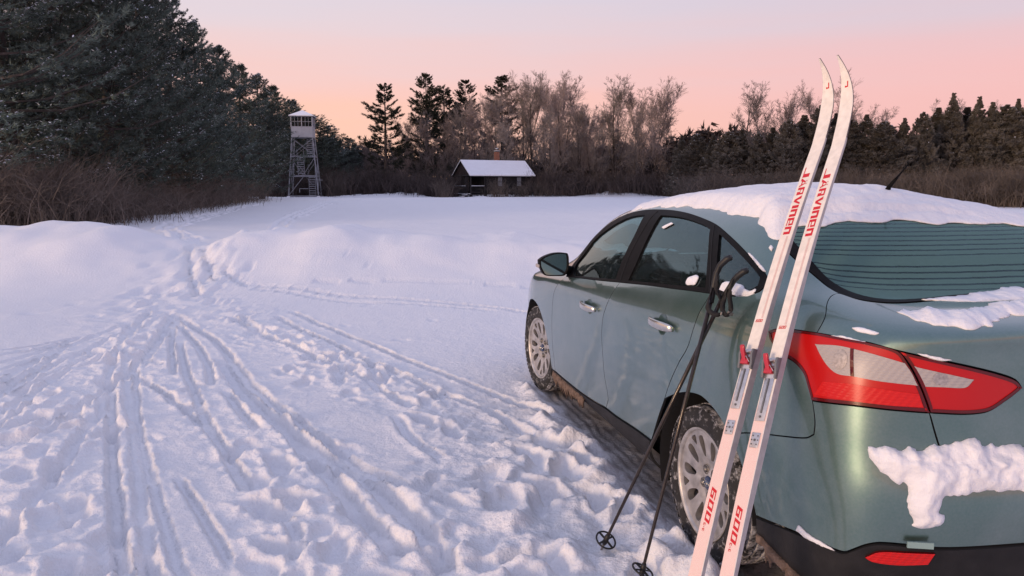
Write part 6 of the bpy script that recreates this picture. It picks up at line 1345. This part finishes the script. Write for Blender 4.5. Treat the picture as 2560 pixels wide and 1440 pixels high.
def bare_tree(name, seed, h, spread, mat, stems=1, n1=8, n2=9, n3=9, n4=4, fork=.28):
    """trunk, rising limbs, branches, twigs and twiglets, each level set along the one before it"""
    rs = np.random.RandomState(seed); r = empty(name); S0 = []
    def kids(P0, D, L, R, n, t0, ang, ratio, up, lo=.0):
        """n children along straight-ish parents (P0, D, L)"""
        m = len(P0); t = np.sort(rs.uniform(t0, 1.0, (m, n)), 1); az = rs.uniform(0, 2 * pi, (m, n)); an = ang * rs.uniform(.55, 1.35, (m, n))
        x = unit(np.cross(D, np.array([.31, .2, .93]))); y = np.cross(D, x)
        d = D[:, None] * np.cos(an)[..., None] + (x[:, None] * np.cos(az)[..., None] + y[:, None] * np.sin(az)[..., None]) * np.sin(an)[..., None]
        d = unit(d + np.array([0, 0, up])); p = P0[:, None] + D[:, None] * (L[:, None] * t)[..., None]
        l = L[:, None] * ratio * (1.15 - .6 * t) * rs.uniform(.6, 1.2, (m, n)); rr = np.maximum(R[:, None] * (1 - .6 * t) * .55, .005)
        return p.reshape(-1, 3), d.reshape(-1, 3), l.ravel(), rr.ravel()
    def seg(P0, D, L, R, bend, n):
        """draw members as bent chains; returns chain as straight pieces for the next level"""
        p = P0; d = D; out = []
        for i in range(n):
            d = unit(d + rs.normal(0, bend, d.shape) + np.array([0, 0, .06])); q = p + d * (L / n)[:, None]
            S0.append((p, q, R * (1 - .7 * i / n), R * (1 - .7 * (i + 1) / n))); out.append((p, d, L / n, R * (1 - .7 * i / n))); p = q
        return out
    P = []; D = []
    for s in range(stems):
        a = 2 * pi * s / stems + seed; P.append((.3 * cos(a) * (stems > 1), .3 * sin(a) * (stems > 1), -.2)); D.append((.14 * cos(a) * (stems > 1) + .02, .14 * sin(a) * (stems > 1), 1))
    P = np.array(P, float); D = unit(np.array(D, float)); L = np.full(stems, h * .62); R = np.full(stems, .0125 * h / sqrt(stems))
    tr = seg(P, D, L, R, .05, 5); limbs = []
    for i, (p, d, l, rr) in enumerate(tr):
        if (i + 1) / 5 <= fork: continue
        limbs.append(kids(p, d, l, rr, max(2, int(n1 / 4 + .5)), 0, .70 * spread, 3.0 - .25 * i, .16))
    limbs.append(kids(tr[-1][0], tr[-1][1], tr[-1][2], tr[-1][3], 3, .7, .35 * spread, 2.6, .3))
    p, d, l, rr = (np.concatenate(q) for q in zip(*limbs)); c1 = seg(p, d, l, np.maximum(rr, .02), .07, 4); br = []
    for i, (p, d, l, rr) in enumerate(c1):
        br.append(kids(p, d, l, rr, max(1, n2 // 4 + (i > 0)), 0, .72 * spread, 2.1 - .3 * i, .12))
    p, d, l, rr = (np.concatenate(q) for q in zip(*br)); c2 = seg(p, d, l, np.maximum(rr, .012), .07, 2); tw = []
    for i, (p, d, l, rr) in enumerate(c2): tw.append(kids(p, d, l, rr, n3 // 2, 0, .70, 1.25, .06))
    p, d, l, rr = (np.concatenate(q) for q in zip(*tw)); c3 = seg(p, d, l, np.full(len(p), .011), .08, 1)
    p, d, l, rr = kids(*c3[0], n4, .15, .5, .75, .04); seg(p, d, l, np.full(len(p), .009), .05, 1)
    A, B, W0, W1 = (np.concatenate([np.broadcast_to(q[i], q[0].shape if i < 2 else (len(q[0]),)) for q in S0]) for i in range(4))
    sc = h / B[:, 2].max(); A = A * sc; B = B * sc; k = W0 > .04
    V, F = strips(A[k], B[k], W0[k], W1[k], rs); mesh('trunk', V, F, M['bark'], r, True)
    V, F = strips(A[~k], B[~k], np.maximum(W0[~k] * 1.1, .0105), np.maximum(W1[~k] * 1.1, .0075), rs); mesh('crown', V, F, mat, r, False)
    return r
def brush_mass(name, label, pts, hgt, mat, seed, per=900, rad=1.0, tw=.009, cat='brush', snowy=0.0, curl=.35):
    """a thicket nobody could count: bundles of thin arching stems"""
    rs = np.random.RandomState(seed); A = []; B = []; W = []
    for (x, y), hh in zip(pts, hgt):
        n = per; z = ground_z(x, y)
        p = np.stack([x + rs.normal(0, rad * .5, n), y + rs.normal(0, rad * .5, n), np.full(n, z - .05)], -1); az = rs.uniform(0, 2 * pi, n); tl = np.abs(rs.normal(0, .35, n))
        d = unit(np.stack([np.cos(az) * tl, np.sin(az) * tl, np.ones(n)], -1)); L = hh * rs.uniform(.35, 1.1, n); w = tw * rs.uniform(.7, 1.5, n)
        for s in range(3):
            q = p + d * (L / 3)[:, None]; A.append(p); B.append(q); W.append(np.stack([w, w * .75], -1)); w = w * .75
            if s > 0:
                for e in range(3):
                    dd = unit(d + rs.normal(0, .85, (n, 3))); A.append(p + (q - p) * rs.rand(n, 1)); B.append(A[-1] + dd * (L * rs.uniform(.15, .4, n))[:, None]); W.append(np.stack([w * .8, w * .5], -1))
            p = q; d = unit(d + np.stack([np.cos(az) * curl, np.sin(az) * curl, -.15 + 0 * az], -1) * rs.uniform(.2, 1, (n, 1)) + rs.normal(0, .12, (n, 3)))
    A = np.vstack(A); B = np.vstack(B); W = np.vstack(W); V, F = strips(A, B, W[:, 0], W[:, 1], rs)
    o = mesh(name, V, F, mat, None); prop(o, label, cat, None, 'stuff')
    return o
def at(px, Y): return (px - 1280) / 1900 * (Y * .9913 + .19)
ORD = ['first', 'second', 'third', 'fourth', 'fifth', 'sixth', 'seventh', 'eighth', 'ninth', 'tenth', 'eleventh', 'twelfth', 'thirteenth', 'fourteenth', 'fifteenth', 'sixteenth', 'seventeenth', 'eighteenth', 'nineteenth', 'twentieth', 'twenty-first', 'twenty-second', 'twenty-third', 'twenty-fourth', 'twenty-fifth', 'twenty-sixth']
def place(protos, h0s, specs, group, labels, cat='tree', seed=0, name=None):
    rs = random.Random(seed); used = set()
    for i, sp_ in enumerate(specs):
        px, Y, h, v = sp_[:4]; wm = sp_[4] if len(sp_) > 4 else 1.0
        src = protos[v]; o = src if v not in used else copy_tree(src); used.add(v)
        x = at(px, Y); o.location = (x, Y, ground_z(x, Y) - .08); s = h / h0s[v]; o.scale = (wm * s * rs.uniform(.92, 1.1), wm * s * rs.uniform(.92, 1.1), s); o.rotation_euler = (0, 0, rs.uniform(0, 6.28))
        prop(o, labels[i], cat, group)
# near dark pines along the left edge of the field
PN = [conifer('pine_tree', 11, 14, 4.3, .9, 230, 15, 5, .19, .028, 7, M['pine'], .55, .16, .24, snow=.95),
      conifer('pine_tree', 12, 14, 4.0, .7, 230, 15, 5, .19, .028, 7, M['pine'], .60, .20, .20, snow=.9),
      conifer('pine_tree', 13, 13, 3.9, .6, 220, 14, 5, .21, .034, 6, M['pine'], .62, .24, .18, snow=.4)]
LP = [(-110, 28, 17, 0), (40, 33, 18, 1), (170, 36, 17.5, 0), (285, 40, 15.5, 1), (375, 44, 13.6, 0), (445, 49, 13.0, 2), (505, 54, 12.6, 1), (560, 60, 12.0, 2), (612, 68, 11.8, 0, 1.15), (655, 78, 12.4, 1, 1.2), (690, 99, 14.0, 0, 1.25), (736, 105, 12.9, 2, 1.3), (792, 108, 11.2, 0, 1.55), (832, 114, 10.2, 1, 1.6), (876, 120, 8.8, 0, 1.6), (100, 46, 20, 2), (235, 52, 20, 2), (340, 55, 17.5, 1)]
LL = ['tallest snow-dusted pine at the far left edge of the photo'] + ['snow-dusted dark pine, %s from the left in the front of the left row' % ORD[i] for i in range(1, 10)] + ['dark pine just left of the lookout tower', 'dark pine directly behind the lookout tower', 'low dark pine just right of the lookout tower', 'second low dark pine right of the lookout tower', 'farthest and lowest pine of the left row', 'pine filling the upper left corner behind the front row', 'pine behind the third front pine of the left row', 'pine behind the fourth front pine of the left row']
place(PN, [14, 14, 13], LP, 'dark pines along the left of the field', LL, seed=2)
# open pines behind the cabin
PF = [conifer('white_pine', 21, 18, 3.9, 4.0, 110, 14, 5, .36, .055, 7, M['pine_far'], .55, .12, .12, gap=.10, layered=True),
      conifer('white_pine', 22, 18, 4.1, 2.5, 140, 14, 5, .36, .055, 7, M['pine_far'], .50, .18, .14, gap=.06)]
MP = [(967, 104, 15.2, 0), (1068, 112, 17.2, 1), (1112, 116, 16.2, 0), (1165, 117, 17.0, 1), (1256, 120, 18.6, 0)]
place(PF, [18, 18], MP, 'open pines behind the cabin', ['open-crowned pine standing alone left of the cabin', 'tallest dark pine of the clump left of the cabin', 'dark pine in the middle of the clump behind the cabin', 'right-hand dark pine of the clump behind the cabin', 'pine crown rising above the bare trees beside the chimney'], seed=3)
# bare trees
BT = [bare_tree('bare_tree', 31, 17, 1.0, M['twig'], 1), bare_tree('bare_tree', 32, 17, .85, M['twig_pink'], 2, 8, 9, 9, 4), bare_tree('bare_tree', 33, 15, 1.2, M['twig'], 1, 9, 9, 9, 4, .15), bare_tree('bare_tree', 34, 16, .75, M['twig_pink'], 3, 7, 8, 9, 4)]
BS = [(1060, 108, 12.0, 2), (1105, 106, 11.5, 1), (1150, 105, 12.2, 0), (1195, 108, 14.0, 3), (1235, 107, 14.5, 2), (1285, 110, 17.2, 1), (1325, 106, 17.0, 0), (1362, 112, 18.0, 3), (1405, 108, 17.0, 1), (1440, 104, 12.5, 2), (1480, 106, 13.0, 3), (1530, 104, 16.2, 0), (1565, 110, 15.8, 1), (1628, 102, 15.5, 3), (1660, 106, 12.0, 2), (1585, 98, 9.5, 2), (1490, 99, 9.0, 0), (1858, 92, 13.8, 0), (1935, 94, 12.8, 3), (2080, 96, 15.5, 1), (2160, 92, 11.0, 3), (2345, 98, 12.5, 2), (2400, 98, 12.8, 1), (1010, 110, 9.5, 1), (930, 116, 8.5, 3), (1690, 110, 9.5, 1), (1375, 99, 11.5, 2), (1265, 101, 10.0, 0), (1030, 114, 13.0, 1), (1130, 114, 14.0, 2), (1210, 116, 15.5, 0), (1310, 116, 17.0, 2), (1395, 116, 15.5, 0), (1455, 114, 14.5, 1), (1500, 116, 13.5, 2), (1600, 114, 14.0, 0)]
BL = ['bare tree left of the cabin roof', 'second bare tree left of the cabin roof', 'bare tree above the left end of the cabin roof', 'bare tree above the porch side of the cabin roof', 'bare tree just left of the chimney', 'tall pinkish bare tree behind the chimney', 'tall bare tree right of the chimney', 'tallest pinkish bare tree right of the cabin', 'pinkish bare tree at the right end of the tall group', 'low dark bare tree in the dip right of the cabin', 'slender bare tree beside the dip right of the cabin', 'fan-shaped bare tree, left of the two round-topped ones', 'narrow bare tree between the two round-topped ones', 'fan-shaped bare tree, right of the two round-topped ones', 'low bare tree right of the round-topped ones', 'spreading low bare tree in front of the round-topped ones', 'small spreading bare tree right of the cabin', 'tall bare tree above the conifers, left of the skis', 'pale bare tree above the conifers beside the skis', 'thin bare tree seen between the ski tips', 'thin bare tree right of the skis', 'bare tree behind the far right spruces', 'second bare tree behind the far right spruces', 'low bare tree between the pines left of the cabin', 'faint bare tree in the notch right of the left pine row', 'low bare tree where the conifer belt begins', 'bare tree overlapping the right end of the cabin', 'bare tree right behind the cabin roof', 'bare tree behind the pine that stands alone', 'bare tree behind the pine clump left of the cabin', 'bare tree behind the right-hand pine of the clump', 'hazy bare tree behind the tall group right of the chimney', 'hazy bare tree behind the right side of the tall group', 'hazy bare tree behind the dip right of the cabin', 'hazy bare tree left behind the round-topped trees', 'hazy bare tree behind the gap between the round-topped trees']
place(BT, [17, 17, 15, 16], BS, 'bare trees behind the field', BL, seed=4)
# dense conifers on the right
SP = [conifer('spruce_tree', 41, 10, 3.0, .3, 300, 12, 4, .25, .045, 7, M['spruce'], 1.08, .05, .22, snow=.10, lumpy=.12),
      conifer('spruce_tree', 42, 9, 3.2, .3, 250, 12, 4, .27, .045, 7, M['spruce'], .78, .12, .18, snow=.12, lumpy=.22),
      conifer('spruce_tree', 43, 9, 3.0, .3, 250, 12, 4, .27, .045, 7, M['spruce'], .95, .08, .2, snow=.12, lumpy=.2)]
tops = [(1700, 84, 338, 2), (1738, 82, 335, 1), (1778, 80, 338, 2), (1815, 78, 330, 1), (1850, 78, 325, 2), (1888, 76, 332, 1), (1925, 76, 320, 2), (1962, 74, 300, 1), (2000, 76, 290, 2), (2040, 74, 266, 1), (2078, 76, 285, 2), (2115, 74, 300, 1), (2155, 74, 288, 2), (2200, 72, 305, 1), (2248, 72, 296, 2), (2295, 72, 282, 1), (2330, 76, 272, 2), (2366, 74, 236, 0), (2402, 76, 270, 2), (2428, 74, 244, 0), (2462, 74, 258, 2), (2500, 73, 264, 1), (2524, 74, 250, 0), (2562, 73, 246, 2), (2600, 72, 250, 1)]
SS = [(px, Y, 1.49 + (467 - y) / 1900 * Y * .99 - .25, v, (.8, 1.25, 1.0, 1.4, .9)[i % 5] if v else .95) for i, (px, Y, y, v) in enumerate(tops)]
SL = ['dense dark conifer, %s from the left in the belt behind the car' % ORD[i] for i in range(len(SS))]
place(SP, [10, 9, 9], SS, 'dark conifer belt on the right', SL, seed=5)
# a darker wood beyond closes the gaps at the horizon
def far_wood():
    rs = np.random.RandomState(77); C = []; 
    for px0, px1, Y, y0, n in ((560, 1000, 128, 400, 900), (600, 760, 108, 330, 500), (760, 850, 116, 345, 350), (840, 930, 124, 378, 260), (880, 1480, 124, 395, 1500), (1380, 1760, 122, 365, 1300), (1680, 3100, 100, 345, 3600), (-200, 560, 70, 250, 1500)):
        px = rs.uniform(px0, px1, n); yy = Y + rs.uniform(0, 10, n); top = 1.49 + (467 - (y0 + 18 * fbm(px / 40, px * 0, 5, 3))) / 1900 * Y
        z = rs.beta(1.1, 1.0, n) * top; C.append(np.stack([(px - 1280) / 1900 * yy, yy, z + .2], -1))
    C = np.vstack(C); V, F = needles(np.repeat(C, 3, 0) + rs.normal(0, .5, (len(C) * 3, 3)), unit(rs.normal(0, 1, (len(C) * 3, 3)) + [0, 0, .5]), 1.1, .32, 5, rs)
    o = mesh('far_wood', V, F, M['brush_dark'], None); prop(o, 'dark far-off wood closing the horizon behind the trees', 'woodland', None, 'stuff')
far_wood()
# thickets
rs_ = random.Random(9)
pl = []; hl = []
for px, Y in ((-90, 27), (-40, 28), (10, 29), (60, 30), (105, 31), (150, 32), (195, 33.5), (240, 35), (285, 37), (320, 39), (360, 41), (395, 43), (430, 46), (465, 49), (500, 53), (535, 57), (565, 62), (590, 67), (40, 27), (130, 29.5), (220, 32)):
    pl.append((at(px, Y), Y)); hl.append(rs_.uniform(2.6, 3.4) if px < 110 else (rs_.uniform(1.4, 2.2) if px < 420 else rs_.uniform(2.0, 2.8)))
brush_mass('thicket', 'brown tangled thicket along the foot of the left pines', pl, hl, M['brush'], 51, 560, 2.6, .008, curl=.8)
pl = []; hl = []
for px in range(620, 1140, 30):
    Y = 97 + rs_.uniform(-2, 4); pl.append((at(px, Y), Y)); hl.append(rs_.uniform(2.2, 4.2))
for px in range(1345, 1780, 30):
    Y = 98 + rs_.uniform(-2, 4); pl.append((at(px, Y), Y)); hl.append(rs_.uniform(2.0, 3.6))
brush_mass('thicket', 'dark grey-brown undergrowth along the far field edge', pl, hl, M['brush_dark'], 52, 330, 3.2, .022)
pl = []; hl = []
for px in range(1760, 3000, 26):
    Y = 62 + rs_.uniform(-2, 3) - (px - 1760) * .012; pl.append((at(px, Y), Y)); hl.append(rs_.uniform(1.9, 2.9))
brush_mass('hedge_brush', 'reddish brown shrub belt in front of the right conifers', pl, hl, M['brush'], 53, 330, 2.2, .014)
for i, (px, Y, h, lab) in enumerate(((1243, 91.5, 2.3, 'bare bush in front of the cabin wall between porch and window'), (1300, 93.5, 1.7, 'low bare bush under the right cabin window'), (1108, 91.5, 2.2, 'bare bush left of the cabin porch'), (840, 92, 2.6, 'bare bush right of the lookout tower'), (1350, 95, 1.9, 'bare bush at the right end of the cabin'))):
    x = at(px, Y); o = brush_mass('bush', None, [(x, Y)], [h], M['brush'], 60 + i, 110, 1.1, .016); del o['kind']; prop(o, lab, 'bush', 'bare bushes at the far field edge')
